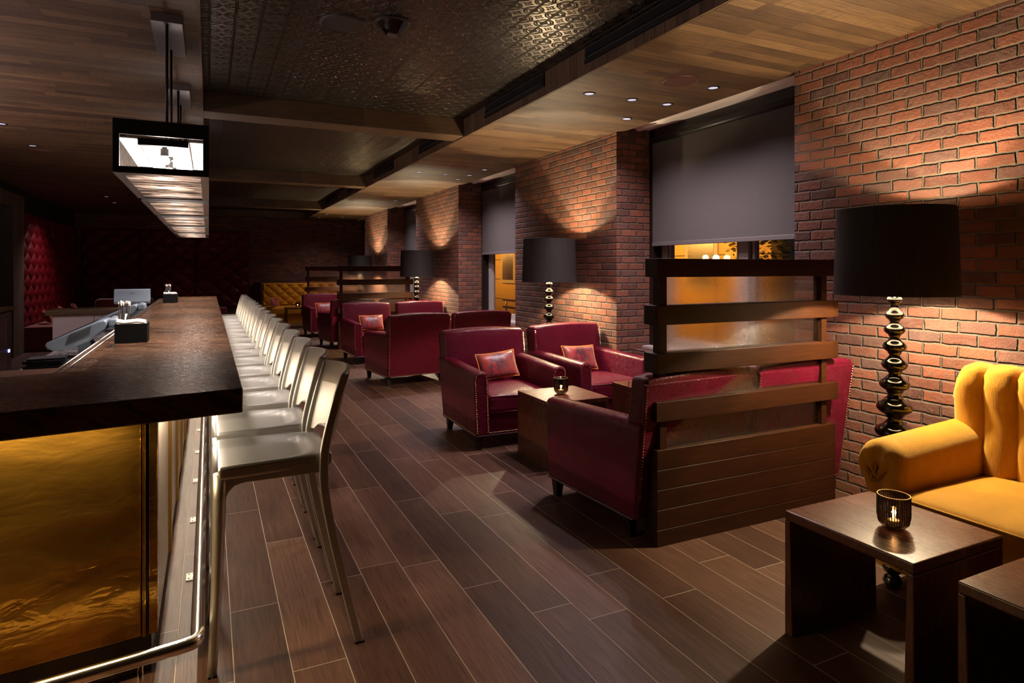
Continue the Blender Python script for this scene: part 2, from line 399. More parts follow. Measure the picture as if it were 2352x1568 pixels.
def tube(bm, pts, r, n=10, closed=False, radii=None, squash=None):
    pts = [Vector(p) for p in pts]; N = len(pts); rings=[]
    up = Vector((0,0,1)); prev=None
    for i,p in enumerate(pts):
        if closed: tn = (pts[(i+1)%N]-pts[i-1])
        else: tn = (pts[min(i+1,N-1)]-pts[max(i-1,0)])
        tn.normalize()
        if prev is None:
            a = tn.cross(up)
            if a.length<1e-3: a = tn.cross(Vector((0,1,0)))
        else: a = prev - tn*prev.dot(tn)
        a.normalize(); prev=a; b = tn.cross(a)
        rr = radii[i] if radii else r
        rings.append([bm.verts.new(p + (a*math.cos(2*PI*k/n) + b*math.sin(2*PI*k/n)*(squash or 1))*rr) for k in range(n)])
    R = list(zip(rings, rings[1:]))
    if closed: R.append((rings[-1],rings[0]))
    for a,b in R:
        for k in range(n): bm.faces.new((a[k],a[(k+1)%n],b[(k+1)%n],b[k]))
    if not closed: bm.faces.new(rings[0][::-1]); bm.faces.new(rings[-1])
def softbox(bm, cx,cy,cz, sx,sy,sz, r, fn=None, cuts=6):
    """rounded box; fn(x,y,z local)->(dx,dy,dz) extra shaping."""
    h = (sx/2,sy/2,sz/2)
    def coords(hh):
        e = [-hh, -hh+r*.30, -hh+r*.62, -hh+r]
        m = [(-hh+r) + (2*hh-2*r)*i/cuts for i in range(1,cuts)]
        return e + m + [-x for x in e[::-1]]
    cs = [coords(x) for x in h]; V = {}
    def vert(p):
        k = tuple(round(x,6) for x in p)
        if k in V: return V[k]
        q = []; d = []
        for i in range(3):
            lim = h[i]-r; c = max(-lim,min(lim,p[i])); q.append(c); d.append(p[i]-c)
        dv = Vector(d); l = dv.length
        if l>1e-9: pp = Vector(q)+dv/l*r if l>r*.999 or True and max(abs(x) for x in d)>=r*.999 else Vector(p)
        else: pp = Vector(p)
        if fn:
            o = fn(pp.x,pp.y,pp.z); pp = pp+Vector(o)
        v = bm.verts.new((pp.x+cx,pp.y+cy,pp.z+cz)); V[k]=v; return v
    for ax in range(3):
        u,w_ = (ax+1)%3,(ax+2)%3
        for sgn in (-1,1):
            for i in range(len(cs[u])-1):
                for j in range(len(cs[w_])-1):
                    q=[]
                    for a,b in ((0,0),(1,0),(1,1),(0,1)):
                        p=[0,0,0]; p[ax]=sgn*h[ax]; p[u]=cs[u][i+a]; p[w_]=cs[w_][j+b]; q.append(vert(p))
                    if sgn<0: q=q[::-1]
                    if len(set(q))==4: bm.faces.new(q)
def nails(bm, path, step, r, out):
    """dome nail heads along polyline, out = outward direction."""
    out = Vector(out).normalized()
    a = out.cross(Vector((0,0,1)))
    if a.length<.1: a = out.cross(Vector((0,1,0)))
    a.normalize(); b = out.cross(a)
    path=[Vector(p) for p in path]
    for p,q in zip(path,path[1:]):
        L=(q-p).length; n=max(1,int(L/step))
        for i in range(n):
            c = p+(q-p)*(i+.5)/n
            ring=[bm.verts.new(c+(a*math.cos(k*PI/3)+b*math.sin(k*PI/3))*r) for k in range(6)]
            ring2=[bm.verts.new(c+(a*math.cos(k*PI/3)+b*math.sin(k*PI/3))*r*.6+out*r*.55) for k in range(6)]
            for k in range(6): bm.faces.new((ring[k],ring[(k+1)%6],ring2[(k+1)%6],ring2[k]))
            bm.faces.new(ring2)
def tag(o, label=None, cat=None, group=None, kind=None):
    if label: o['label']=label
    if cat: o['category']=cat
    if group: o['group']=group
    if kind: o['kind']=kind
    return o
def thing(name, label, cat, loc=(0,0,0), rotz=0.0, group=None):
    o = bpy.data.objects.new(name, None); COL.objects.link(o); o.location=loc; o.rotation_euler=(0,0,rotz)
    o.empty_display_size=.1
    return tag(o,label,cat,group)
def dup(root, loc, rotz, label=None, group=None):
    r = root.copy(); COL.objects.link(r); r.location=loc; r.rotation_euler=(0,0,rotz)
    if label: r['label']=label
    if group: r['group']=group
    for ch in list(root.children):
        c = ch.copy(); COL.objects.link(c); c.parent=r
        for g in list(ch.children):
            d = g.copy(); COL.objects.link(d); d.parent=c
    return r
def struct(name, bm, mat, **kw):
    o = obj(name, bm, mat, **kw); tag(o, kind='structure'); return o
rad = math.radians

# ================================================================ ROOM
Y0, YB = -2.6, 19.2
XW = -3.05
struct('floor', B(-4.6,4.43,Y0,YB,-.12,0), 'floor_tile')
# low plank ceiling on both sides of the tin coffers
bm = bmesh.new()
box(bm, XS,3.86,Y0,YB,ZC,ZC+.4)
struct('ceiling_right', bm, 'ceiling_plank')
bm = bmesh.new(); box(bm,-4.6,XL,Y0,YB,ZC,ZC+.4)
struct('ceiling_left', bm, 'ceiling_plank')
struct('ceiling_tin', B(XL-.02,XS+.02,Y0,YB,ZT,ZT+.1), 'tin')
for s,(xa,xb) in (('left',(XL,XL+.012)),('right',(XS-.012,XS))):
    struct('trim_1' if s=='left' else 'trim_2', B(xa,xb,Y0,YB,ZC+.002,ZT), 'fascia_plank')
# cross beams, their own things
for i,(ya,yb) in enumerate(((1.72,2.02),(6.36,6.67),(11.03,11.33),(15.68,15.98),(18.75,19.05))):
    bm = bmesh.new(); box(bm, XL+.012,XS-.012,ya,yb,ZC+.012,ZT)
    o = obj('ceiling_beam', bm, 'beam_wood', bevel=.003)
    tag(o, ('plank-clad ceiling beam overhead at the near end, beside the camera',
            'wide plank-clad ceiling beam nearest the viewer, crossing the tin ceiling above the lantern',
            'second plank-clad beam from the viewer, crossing the tin ceiling',
            'third plank-clad beam from the viewer across the tin ceiling',
            'farthest plank-clad beam, right against the back brick wall')[i], 'beam', 'plank-clad beams across the tin ceiling')
# brick piers and window bays
PIERS = [(Y0,-1.38),(.86,3.22),(5.42,7.81),(10.0,12.42),(14.69,17.07)]
WINS = [(3.22,5.42),(7.81,10.0),(12.42,14.69),(17.07,YB)]
bm = bmesh.new()
for a,b in PIERS: box(bm, WX,4.43,a,b,0,3.05)
for a,b in [(-1.38,.86)]: box(bm, 4.05,4.43,a,b,0,ZC)
struct('wall_right', bm, 'brick')
bm = bmesh.new()
for a,b in WINS: box(bm, 4.0,4.43,a,b,0,.64)
struct('wall_right_sill', bm, 'brick')
bm = bmesh.new()
for a,b in WINS:
    box(bm, 3.86,4.43,a,b,2.945,3.05); box(bm, 4.05,4.10,a,b,2.925,2.945)
struct('trim_3', bm, 'plaster')
bm = bmesh.new()
for a,b in WINS: box(bm, 4.40,4.43,a,b,2.80,2.945)
struct('wall_right_header', bm, 'brick')
struct('wall_back', B(-4.6,4.75,YB,YB+.3,0,3.3), 'brick')
struct('wall_front', B(-4.6,4.75,Y0-.2,Y0,0,3.3), 'brick')
struct('wall_left', B(-4.6,XW,13.72,YB,0,ZC), 'dark_void')
struct('wall_left_near', B(-4.9,-4.6,Y0,YB,0,3.3), 'dark_void')
# timber portal of the back bar
bm = bmesh.new(); box(bm,-3.4,-2.92,Y0+2,13.72,2.50,2.74); box(bm,-3.4,-2.92,13.05,13.72,0,2.50)
struct('trim_4', bm, 'knotty_wood', bevel=.004)
bm = bmesh.new(); box(bm,-3.45,-3.4,2,13.05,0,2.74); struct('wall_left_bar', bm, 'knotty_wood')
struct('trim_5', B(-3.4,-2.98,2,13.72,2.74,ZC), 'dark_void')

# windows: jambs, frame, glass, sill
def window(n, a, b):
    t = bpy.data.objects.new('window_%d'%n, None); COL.objects.link(t); t.location=(4.3,(a+b)/2,.64); tag(t,kind='structure')
    def P(name,bm,mat,**k):
        o = obj(name,bm,mat,**k); o.parent=t; o.location=(-4.3,-(a+b)/2,-.64); return o
    bm=bmesh.new()
    box(bm,4.22,4.40,b-.075,b,.64,2.925); box(bm,4.22,4.40,a,a+.075,.64,2.925); box(bm,4.22,4.40,a,b,2.80,2.946)
    P('window_jamb',bm,'black_wood')
    bm=bmesh.new()
    ia,ib = a+.075,b-.075
    box(bm,4.32,4.40,ib-.09,ib,.66,2.80); box(bm,4.32,4.40,ia,ia+.09,.66,2.80)
    box(bm,4.32,4.40,ia,ib,.66,.76)
    mid=(ia+ib)/2-.12
    box(bm,4.31,4.41,mid-.055,mid+.055,.66,2.80); box(bm,4.33,4.39,mid+.075,mid+.10,.66,2.8); box(bm,4.33,4.39,mid-.11,mid-.085,.66,2.8)
    box(bm,4.33,4.39,ib-.13,ib-.11,.66,2.8)
    P('window_frame',bm,'white_frame',bevel=.004)
    P('window_pane',B(4.355,4.361,ia,ib,.70,2.80),'window_glass')
    P('window_sill',B(4.12,4.36,a+.002,b-.002,.64,.675),'white_frame',bevel=.006)
for i,(a,b) in enumerate(WINS): window(i+1,a,b)
WORD = ['nearest','second','third','farthest']
for i,(a,b) in enumerate(WINS):
    t = thing('roller_blind', '%s grey roller blind, pulled most of the way down its window' % ('widest-looking' if i==0 else WORD[i]), 'blind', (4.20,(a+b)/2,2.72), 0, 'grey roller blinds in the window bays')
    ya,yb = a+.08-(a+b)/2, b-.08-(a+b)/2
    obj('blind_fabric', B(-.002,.001,ya,yb,-.965,.07),'blind',t)
    obj('bottom_bar', B(-.010,.008,ya,yb,-1.005,-.965),'upright_grey',t,bevel=.004)
    bm=bmesh.new(); tube(bm,[(0.0,ya,.10),(0.0,yb,.10)],.032,14); obj('roller',bm,'black_metal',t,smooth=True)

# ================================================================ OUTSIDE (night street)
plain('ochre_wall', (.70,.42,.12), .85)
plain('pale_stone', (.55,.48,.42), .8)
plain('pavement', (.12,.10,.09), .8)
tag(obj('pavement', B(4.75,16,-4,26,-.5,-.35),'pavement'), kind='structure')
def facade(y0,y1,x,name,label):
    t = thing(name,label,'building',(x,(y0+y1)/2,-.35))
    yc=(y0+y1)/2
    obj('wall',B(0,.5,y0-yc,y1-yc,0,9),'ochre_wall',t)
    bm=bmesh.new()
    for z in (.9,1.5,2.1,2.7,3.3,3.9): box(bm,-.012,.0,y0-yc,y1-yc,z,z+.02)
    obj('course_line',bm,'pavement',t)
    bm=bmesh.new()
    y=y0+.5
    while y<y1-.5:
        box(bm,-.22,0,y-yc,y-yc+.42,0,7); y+=2.6
    obj('pilaster',bm,'ochre_wall',t)
    k=0; y=y0+1.3
    while y<y1-1.2:
        f=obj('window',B(-.05,.0,y-yc,y-yc+.95,1.4,3.1),'pale_stone',t); obj('pane',B(-.06,-.05,y-yc+.1,y-yc+.85,1.5,3.0),'stainless',f); y+=2.6
    return t
facade(8.3,14.6,9.2,'street_building','ochre rendered building lit by street lamps, outside the near and second windows')
facade(15.5,25,8.2,'street_building','ochre rendered building across the street beyond the farther windows')
bm=bmesh.new(); tube(bm,[(0,-1.6,.95),(0,1.6,.95)],.035,10); tube(bm,[(0,-1.6,.75),(0,1.6,.75)],.035,10)
for y in (-1.4,0,1.4): tube(bm,[(0,y,0),(0,y,.95)],.03,8)
tag(obj('street_railing',bm,'stainless',loc=(7.6,14.8,-.35),smooth=True),'tubular metal railing in the street, seen through the second window','railing')
# hedge/tree outside the near window
def tree(x,y,h,label):
    t=thing('street_tree',label,'tree',(x,y,-.35))
    bm=bmesh.new(); tube(bm,[(0,0,0),(.05,0,1.2),(0,.05,2.2)],.08,8); obj('trunk',bm,'speaker_brown',t)
    bm=bmesh.new(); R=random.Random(5)
    for k in range(2600):
        a=R.uniform(0,2*PI); e=R.uniform(-1,1); r=R.uniform(.5,1)**.5
        c=Vector((math.cos(a)*math.sqrt(1-e*e)*1.0*r, math.sin(a)*math.sqrt(1-e*e)*1.3*r, 2.4+e*1.25*r))
        q=Matrix.Rotation(R.uniform(0,6),3,'Z')@Matrix.Rotation(R.uniform(0,3),3,'X'); s=R.uniform(.03,.06)
        bm.faces.new([bm.verts.new(c+q@Vector(p)*s) for p in ((-1,0,0),(0,-.5,.1),(1,0,0),(0,.5,.1))])
    obj('foliage',bm,'leaf',t)
plain('leaf',(.08,.11,.02),.5)
tree(7.6,6.2,3,'leafy street tree outside the near window')
for loc,p in (((7.0,9.6,2.6),340),((7.0,12.0,2.6),340),((6.4,17.2,2.2),200),((6.4,20.0,2.2),200),((6.0,6.2,2.6),22)):
    light('street_light_glow','SPOT',loc,p,C_STREET,.10,rot=(0,-PI/2,0),cone=2.4,blend=.8)
def street_lamp(x,y,z,label,col='street_bulb'):
    t=thing('street_lamp',label,'street lamp',(x,y,-.35))
    bm=bmesh.new(); tube(bm,[(0,0,0),(0,0,z+.35)],.04,8); obj('pole',bm,'black_metal',t)
    bm=bmesh.new(); bmesh.ops.create_uvsphere(bm,u_segments=12,v_segments=8,radius=.06,matrix=Matrix.Translation((0,0,z+.41))); obj('lamp_globe',bm,col,t,smooth=True)
plain('street_bulb',(1,1,1),.3,emit=(1,.72,.35),es=30)
street_lamp(8.55,9.0,1.62,'small glowing street lamp against the ochre wall outside the near window')
street_lamp(8.9,5.9,1.74,'glowing street lamp above the tree outside the near window')

# ================================================================ CEILING FITTINGS
def ring_disc(bm, r0, r1, z0, z1, n=28):
    pass
def downlight(i,x,y,label,lit=True):
    t=thing('downlight',label,'light',(x,y,ZC),0,'recessed ceiling downlights')
    bm=bmesh.new(); lathe(bm,[(.036,-.0005),(.038,-.006),(.050,-.006),(.053,0.0)],n=24,caps=False); obj('bezel',bm,'black_metal',t,smooth=True)
    bm=bmesh.new(); lathe(bm,[(.0001,-.003),(.037,-.003)],n=24,caps=False); obj('lens',bm,'lens_glass',t)
    return t
LBL = ['downlight on its own at the fascia side of the near window group','middle downlight of the near window group','downlight nearest the window in the row of three','far downlight of the near window group, darkest of it','near downlight of the near window group, beside the round speaker grille',
 'fascia-side downlight of the second group','middle downlight of the second group','near downlight of the second group, beside the second window','window-side downlight of the second group','far downlight of the second group',
 'added downlight above the far side table','added downlight over the left end of the yellow tufted sofa','added downlight over the right end of the yellow tufted sofa','small downlight of the third group nearest the fascia','near downlight of the third group by the wall','far downlight of the third group by the wall','fascia-side downlight of the third group']
d0=None
for i,(x,y,on) in enumerate(DOWN):
    if d0 is None: d0=downlight(i,x,y,LBL[0])
    else: dup(d0,(x,y,ZC),0,LBL[i])
for (x,y,l) in ((-1.82,8.92,'downlight in the left plank ceiling above the bar, nearest the round grille'),(-1.82,7.70,'downlight at the left picture edge in the plank ceiling'),(-1.80,14.58,'faint downlight far back in the left plank ceiling'),(-1.81,15.85,'farthest faint downlight in the left plank ceiling')):
    dup(d0,(x,y,ZC),0,l)
def grille(x,y,z,r,mat,label):
    t=thing('ceiling_speaker',label,'speaker',(x,y,z))
    bm=bmesh.new(); lathe(bm,[(r*.88,-.010),(r*.92,-.014),(r,-.008),(r*1.02,0)],n=40,caps=False); obj('rim',bm,mat,t,smooth=True)
    bm=bmesh.new(); lathe(bm,[(.0001,-.007),(r*.5,-.008),(r*.88,-.010)],n=40,caps=False); obj('grille',bm,mat,t,smooth=True)
grille(3.20,3.74,ZC,.135,'speaker_brown','large brown round ceiling speaker by the near window')
grille(3.14,8.19,ZC,.135,'speaker_brown','brown round ceiling speaker over the second pair of armchairs')
grille(3.21,12.26,ZC,.135,'speaker_brown','farthest brown round ceiling speaker on the window side')
grille(-1.81,9.34,ZC,.135,'speaker_brown','orange-brown round speaker in the plank ceiling left of the lantern')
grille(.80,4.22,ZT,.15,'dark_speaker','dark round speaker set in the tin ceiling')
t=thing('ceiling_sensor','black cone-shaped fitting with clear facets hanging from the tin ceiling','sensor',(1.08,4.05,ZT))
bm=bmesh.new(); lathe(bm,[(.115,0),(.115,-.012),(.10,-.018)],n=28); obj('base',bm,'black_metal',t,smooth='auto')
bm=bmesh.new(); lathe(bm,[(.10,-.018),(.045,-.085),(.042,-.088)],n=12); obj('cone',bm,'black_gloss',t)
bm=bmesh.new(); lathe(bm,[(.036,-.0885),(.034,-.094)],n=16); obj('lens',bm,'upright_grey',t)
VL = ['near slot vent in the wooden fascia, longest and nearest the viewer','slot vent in the wooden fascia just before the first beam','short slot vent just beyond the first beam','slot vent before the second beam, in the shade','slot vent beyond the second beam, nearly hidden','slot vent before the third beam']
for i,(a,b) in enumerate(((2.25,3.918),(4.537,5.767),(7.03,7.96),(9.2,10.45),(11.7,12.6),(13.83,15.3))):
    yc=(a+b)/2; t=thing('slot_vent',VL[i],'vent',(XS-.012,yc,2.97),0,'black slot vents in the fascia')
    h=(b-a)/2
    obj('back_plate',B(-.006,-.001,-h,h,.0,.112),'dark_void',t)
    obj('frame',(lambda bm:(box(bm,-.018,-.006,-h,h,0,.022),box(bm,-.014,-.006,-h,h,.055,.062),box(bm,-.014,-.006,-h,-h+.012,.022,.112),bm)[-1])(bmesh.new()),'black_metal',t)
    obj('louvre',B(-.016,-.010,-h+.05,h-.05,.030,.036),'upright_grey',t)

# ================================================================ PENDANT LANTERNS over the bar
LEN, PW, PH, PZ = 1.27, .425, .262, 1.956
def lantern():
    t = thing('pendant_lantern','nearest boxy black-framed glass lantern over the bar, bright bulb inside','lantern',(-.21,3.62,ZC),0,'row of boxy lanterns over the bar')
    z0=PZ-ZC; z1=z0+PH; hw=PW/2
    bm=bmesh.new(); fr=.028
    for y in (0,LEN-.02):
        box(bm,-hw,hw,y,y+.02,z0,z0+fr); box(bm,-hw,hw,y,y+.02,z1-.075,z1)
        box(bm,-hw,-hw+fr,y,y+.02,z0+fr,z1-.075); box(bm,hw-fr,hw,y,y+.02,z0+fr,z1-.075)
    for s in (-1,1):
        xa,xb = (-hw,-hw+.012) if s<0 else (hw-.012,hw)
        box(bm,xa,xb,.02,LEN-.02,z0,z0+.02); box(bm,xa,xb,.02,LEN-.02,z1-.075,z1)
    obj('frame',bm,'canopy_metal' if 0 else 'black_metal',t,bevel=.001,seg=1)
    bm=bmesh.new()
    for s in (-1,1):
        xa,xb = (-hw,-hw+.040) if s<0 else (hw-.040,hw)
        box(bm,xa,xb,.0,LEN,z0-.004,z0)
    box(bm,-hw,hw,0,.014,z0-.004,z0); box(bm,-hw,hw,LEN-.014,LEN,z0-.004,z0)
    obj('bottom_rim',bm,'canopy_metal',t)
    obj('glass_base',B(-hw+.012,hw-.012,.02,LEN-.02,z0+.002,z0+.008),'streaky_glass',t)
    bm=bmesh.new()
    for s in (-1,1): box(bm,s*(hw-.008)-.003,s*(hw-.008)+.003,.02,LEN-.02,z0+.02,z1-.075)
    obj('glass_side',bm,'streaky_glass',t)
    bm=bmesh.new()
    box(bm,-.115,.115,.13,LEN-.13,z1-.080,z1-.068)
    for s in (-1,1):
        bm2=box(bm,s*.16-.045,s*.16+.045,.13,LEN-.13,z1-.072,z1-.066)
    obj('reflector',bm,'reflector_white',t)
    obj('wiring_box',B(-.115,.115,.10,.13,z1-.105,z1-.070),'black_metal',t)
    for k in range(3):
        y=.20+k*(LEN-.4)/2
        bm=bmesh.new(); lathe(bm,[(.022,z1-.082),(.024,z1-.092),(.012,z1-.096),(.012,z1-.100),(.020,z1-.104),(.020,z1-.142)],cx=0,cy=y,n=16)
        s=obj('socket',bm,'upright_grey',t,smooth='auto')
        bm=bmesh.new(); lathe(bm,[(.010,z1-.142),(.024,z1-.156),(.026,z1-.168),(.018,z1-.182),(.001,z1-.188)],cx=0,cy=y,n=16)
        obj('bulb',bm,'bulb',s,smooth=True)
    for y in (.40,.86):
        bm=bmesh.new(); tube(bm,[(0,y,z1-.01),(0,y,-.045)],.0075,10); obj('hanging_rod',bm,'black_metal',t,smooth=True)
    obj('canopy',B(-.08,.08,.36,.98,-.05,0),'canopy_metal',t,bevel=.003)
    return t
LSTART=[3.62,5.09,6.60,8.10,9.60]
L0=lantern()
for i,l in enumerate(('second lantern from the viewer over the bar','middle lantern of the five over the bar','fourth lantern from the viewer over the bar','farthest lantern at the back end of the bar')):
    dup(L0,(-.21,LSTART[i+1],ZC),0,l)
for y in LSTART:
    light('lantern_glow','AREA',(-.21,y+LEN/2,PZ-.012),P_PEND,C_PEND,sx=PW-.16,sy=LEN-.3,spread=1.8)
    for k in range(3): light('lantern_bulb_glow','POINT',(-.21,y+.20+k*(LEN-.4)/2,PZ+.062),7.0,C_PEND,.025)

# ================================================================ BAR
BZ=1.05; BX=.112; SK=math.tan(rad(8.5))
def fy(x,y0): return y0+ (x-BX)*SK     # skewed near edge
ctr=[(BX,2.47),(BX,11.0),(-.55,11.0),(-.47,3.19),(-3.2,fy(-3.2,2.47)+.78),(-3.2,fy(-3.2,2.47))]
bm=bmesh.new(); prism(bm,ctr,BZ-.088,BZ); tag(obj('bar_countertop',bm,'bar_stone',bevel=.006),'long dark polished stone bar countertop turning the corner at the near end','countertop')
bt=thing('bar_counter','bar base with hammered gold end panel and pale panelled front','bar',(-.17,2.65,0))
def rel(pts): return [(x+.17,y-2.65) for x,y in pts]
fx=-.17; sk8=math.tan(rad(7.5))
def gy(x): return 2.65+(x-fx)*sk8
bm=bmesh.new(); prism(bm,rel([(fx-.03,gy(fx-.03)+.03),(fx-.03,10.9),(fx-.14,10.9),(fx-.14,3.05),(-3.2,gy(-3.2)+.34),(-3.2,gy(-3.2)+.03)]),.14,BZ-.088); obj('carcass',bm,'black_wood',bt)
bm=bmesh.new(); prism(bm,rel([(fx-.05,gy(fx-.05)),(fx-.05,gy(fx-.05)+.03),(-3.2,gy(-3.2)+.03),(-3.2,gy(-3.2))]),.15,BZ-.088); obj('end_panel',bm,'gold_panel',bt,bevel=.004)
bm=bmesh.new(); prism(bm,rel([(fx-.045,gy(fx-.045)-.014),(fx-.035,gy(fx)-.014),(fx-.035,gy(fx)+.02),(fx-.045,gy(fx)+.02)]),.15,BZ-.088)
prism(bm,rel([(fx-.026,gy(fx)-.006),(fx+.002,gy(fx)-.002),(fx+.002,gy(fx)+.05),(fx-.026,gy(fx)+.05)]),.15,BZ-.088); obj('corner_trim',bm,'gold_panel',bt,bevel=.003)
obj('front_panel',B(-.03,.0,.05,8.25,.15,BZ-.088),'bar_front_wood',bt)
bm=bmesh.new()
for k in range(11): 
    y=.72+k*.72
    box(bm,.0,.014,y,y+.035,.15,BZ-.088)
obj('gold_fin',bm,'gold_trim',bt,bevel=.002)
bm=bmesh.new(); prism(bm,rel([(fx-.02,gy(fx)+.03),(fx-.02,10.9),(fx-.10,10.9),(fx-.10,3.0),(-3.2,gy(-3.2)+.25),(-3.2,gy(-3.2)+.035)]),0,.15); obj('toe_kick',bm,'black_wood',bt)
# led strips under the overhang
bm=bmesh.new(); box(bm,.005,.028,.1,8.2,BZ-.094,BZ-.088); obj('led_strip',bm,'reflector_white',bt)
light('counter_led','AREA',(fx+.03,6.8,BZ-.100),66,C_LED,sx=.02,sy=8.2,rot=(0,rad(-8),0))
light('counter_led','AREA',(-1.6,gy(-1.6)-.07,BZ-.096),46.0,(1.0,.74,.36),sx=2.7,sy=.02,rot=(0,0,math.atan(sk8)))
# foot rail
RX,RZ=-.035,.19; rr=.0235
bm=bmesh.new(); yc=2.44
pts=[(-1.6,yc+(-1.6-RX)*sk8,RZ),(RX-.05,yc-.05*sk8,RZ)]
pts+=[(RX-.02,yc+.002,RZ),(RX-.006,yc+.010,RZ),(RX,yc+.030,RZ),(RX,yc+.08,RZ),(RX,6,RZ),(RX,10.9,RZ)]
tube(bm,pts,rr,20)
rt=thing('foot_rail','polished steel foot rail running along the bar and around its near corner','rail',(0,0,0)); obj('rail',bm,'chrome',rt,smooth=True)
for k in range(10):
    y=3.40+.7655*k
    if y>10.9: break
    bm=bmesh.new(); tube(bm,[(RX,y,.012),(RX,y,RZ)],.011,10); p=obj('post',bm,'chrome',rt,smooth=True)
    bm=bmesh.new(); box(bm,RX-.062,RX+.02,y-.038,y+.038,0,.007); b_=obj('base_plate',bm,'napkin',rt,bevel=.002)
    bm=bmesh.new()
    for sx in (-.050,-.030):
        for sy in (-.022,.022): lathe(bm,[(.005,.007),(.004,.009)],cx=RX+sx,cy=y+sy,n=8)
    obj('screw',bm,'upright_grey',b_)
bm=bmesh.new(); tube(bm,[(-.205,2.435,.0),(-.205,2.435,RZ)],.009,10); obj('post',bm,'chrome',rt,smooth=True)

# drink rail strip and worktop behind the bar
dt=thing('drip_ledge','metal edged ledge running along the inner side of the bar','ledge',(-.55,7,1.0))
bm=bmesh.new(); prism(bm,[(x+.55,y-7) for x,y in [(-.475,3.20),(-.555,10.95),(-.66,10.95),(-.60,3.28)]],.0,.030); obj('ledge',bm,'bar_stone',dt)
for o_ in (-.150,-.118):
    bm=bmesh.new(); tube(bm,[(o_+.022+.08,-3.78,.034),(o_+.045,3.95,.034)],.006,8); obj('edge_rail',bm,'chrome',dt,smooth=True)
wt=thing('back_worktop','stainless worktop behind the bar, under the ordering terminals','worktop',(-.85,7.5,0))
obj('top',B(-.32,.20,-2.7,2.6,.76,.79),'stainless',wt,bevel=.004); obj('cabinet',B(-.29,.17,-2.68,2.58,.0,.76),'black_metal',wt)
st=thing('speed_shelf','low shelf with pale front edge behind the near corner of the bar','shelf',(-1.3,3.6,0))
obj('shelf_top',B(-.9,.62,-.25,.50,.925,.95),'dark_oak',st); obj('edge_strip',B(-.9,.62,.06,.085,.95,.962),'napkin',st)
obj('shelf_leg',B(-.88,-.84,-.2,.48,0,.925),'black_metal',st); obj('shelf_leg',B(.56,.60,-.2,.48,0,.925),'black_metal',st)
# far return of the bar
ft=thing('bar_return','pale panelled counter closing the far end of the bar','counter',(-1.2,10.2,0))
obj('front_panel',B(-.66,.52,-.03,.0,.10,.86),'white_laminate',ft); obj('carcass',B(-.66,.52,.0,.55,0,.86),'black_wood',ft)
obj('top',B(-.74,.52,-.05,.60,.86,.925),'beam_wood',ft,bevel=.004)
bm=bmesh.new(); box(bm,-.20,-.195,-.034,-.03,.10,.86); obj('panel_joint',bm,'black_wood',ft)
light('downlight_and_fill','SPOT',(-1.82,8.92,ZC-.012),75,C_DOWN,.03,cone=2.5,blend=1.0)
light('downlight_and_fill','SPOT',(-1.82,7.70,ZC-.012),75,C_DOWN,.03,cone=2.5,blend=1.0)
light('downlight_and_fill','SPOT',(-1.30,5.2,ZC-.012),25,C_DOWN,.03,cone=1.2,blend=.6)  # added fill over the bar, without a ceiling fitting
sh=thing('added_light_shelf','added back bar shelf carrying a fill strip for the ceiling, left of the picture','shelf',(-2.8,4.6,0))  # shelf and strip are added out of view to brighten the ceiling
obj('board',B(-.14,.14,-3.2,3.0,1.90,1.93),'beam_wood',sh); obj('added_strip',B(.08,.10,-3.2,3.0,1.93,1.945),'reflector_white',sh)
for y in (-3.1,-.1,2.9): obj('bracket',B(-.60,-.14,y-.01,y+.01,1.87,1.90),'black_metal',sh)
light('ceiling_fill','AREA',(-2.72,4.5,1.955),110,C_DOWN,sx=.03,sy=6.0,rot=(PI,0,0))  # unseen added uplight for the left ceiling and fascia
# back bar with fridge
kt=thing('back_bar_counter','back bar counter with honey-coloured top at the left picture edge','counter',(-2.68,7.5,0))
obj('top',B(-.24,.30,-4.4,3.25,.925,.965),'beam_wood',kt); obj('body',B(-.22,.22,-4.4,2.2,0.0,.925),'black_metal',kt)
ftg=thing('bar_fridge','undercounter bar fridge with perforated steel grille and blue light','fridge',(-2.44,10.3,0))
obj('door',B(-.02,.03,-.55,.12,.10,.90),'stainless',ftg,bevel=.004)
gr=obj('grille_panel',B(-.02,.028,.14,.38,.10,.90),'stainless',ftg,bevel=.004)
for ja,jb in ((0,8),(10,26)):
    bm=bmesh.new()
    for i in range(3):
        for j in range(ja,jb):
            y=.165+i*.067; z=.14+j*.028; box(bm,.028,.0295,y,y+.045,z,z+.012)
    obj('slot',bm,'black_metal',gr)
bm=bmesh.new(); box(bm,.030,.034,.24,.28,.36,.40); obj('indicator',bm,'led_blue',ftg)

# napkin caddies
def caddy():
    t=thing('napkin_caddy','black napkin caddy nearest the viewer on the bar, filled with napkins','caddy',(-.405,4.33,BZ),0,'napkin caddies on the bar')
    bm=bmesh.new(); box(bm,-.082,.082,-.075,-.069,0,.112); box(bm,-.082,-.076,-.069,.069,0,.112); box(bm,.076,.082,-.069,.0,0,.112); box(bm,.076,.082,.02,.069,0,.112); box(bm,-.082,.082,.069,.075,0,.112); box(bm,-.076,.076,-.069,.069,0,.006)
    obj('tray',bm,'black_plastic',t,bevel=.001,seg=1)
    bm=bmesh.new()
    for k in range(9): 
        z=.008+k*.0135
        softbox(bm,-.002+random.uniform(-.002,.002),0,z+.007,.145,.13,.0125,.005,cuts=4,fn=(lambda x,y,z_:(0,0,.004*math.sin(x*60)+.003*math.cos(y*50))) if k>6 else None)
    obj('napkins',bm,'napkin',t,smooth=True)
    return t
cd=caddy(); dup(cd,(-.435,9.12,BZ),0,'far napkin caddy standing near the back end of the bar')
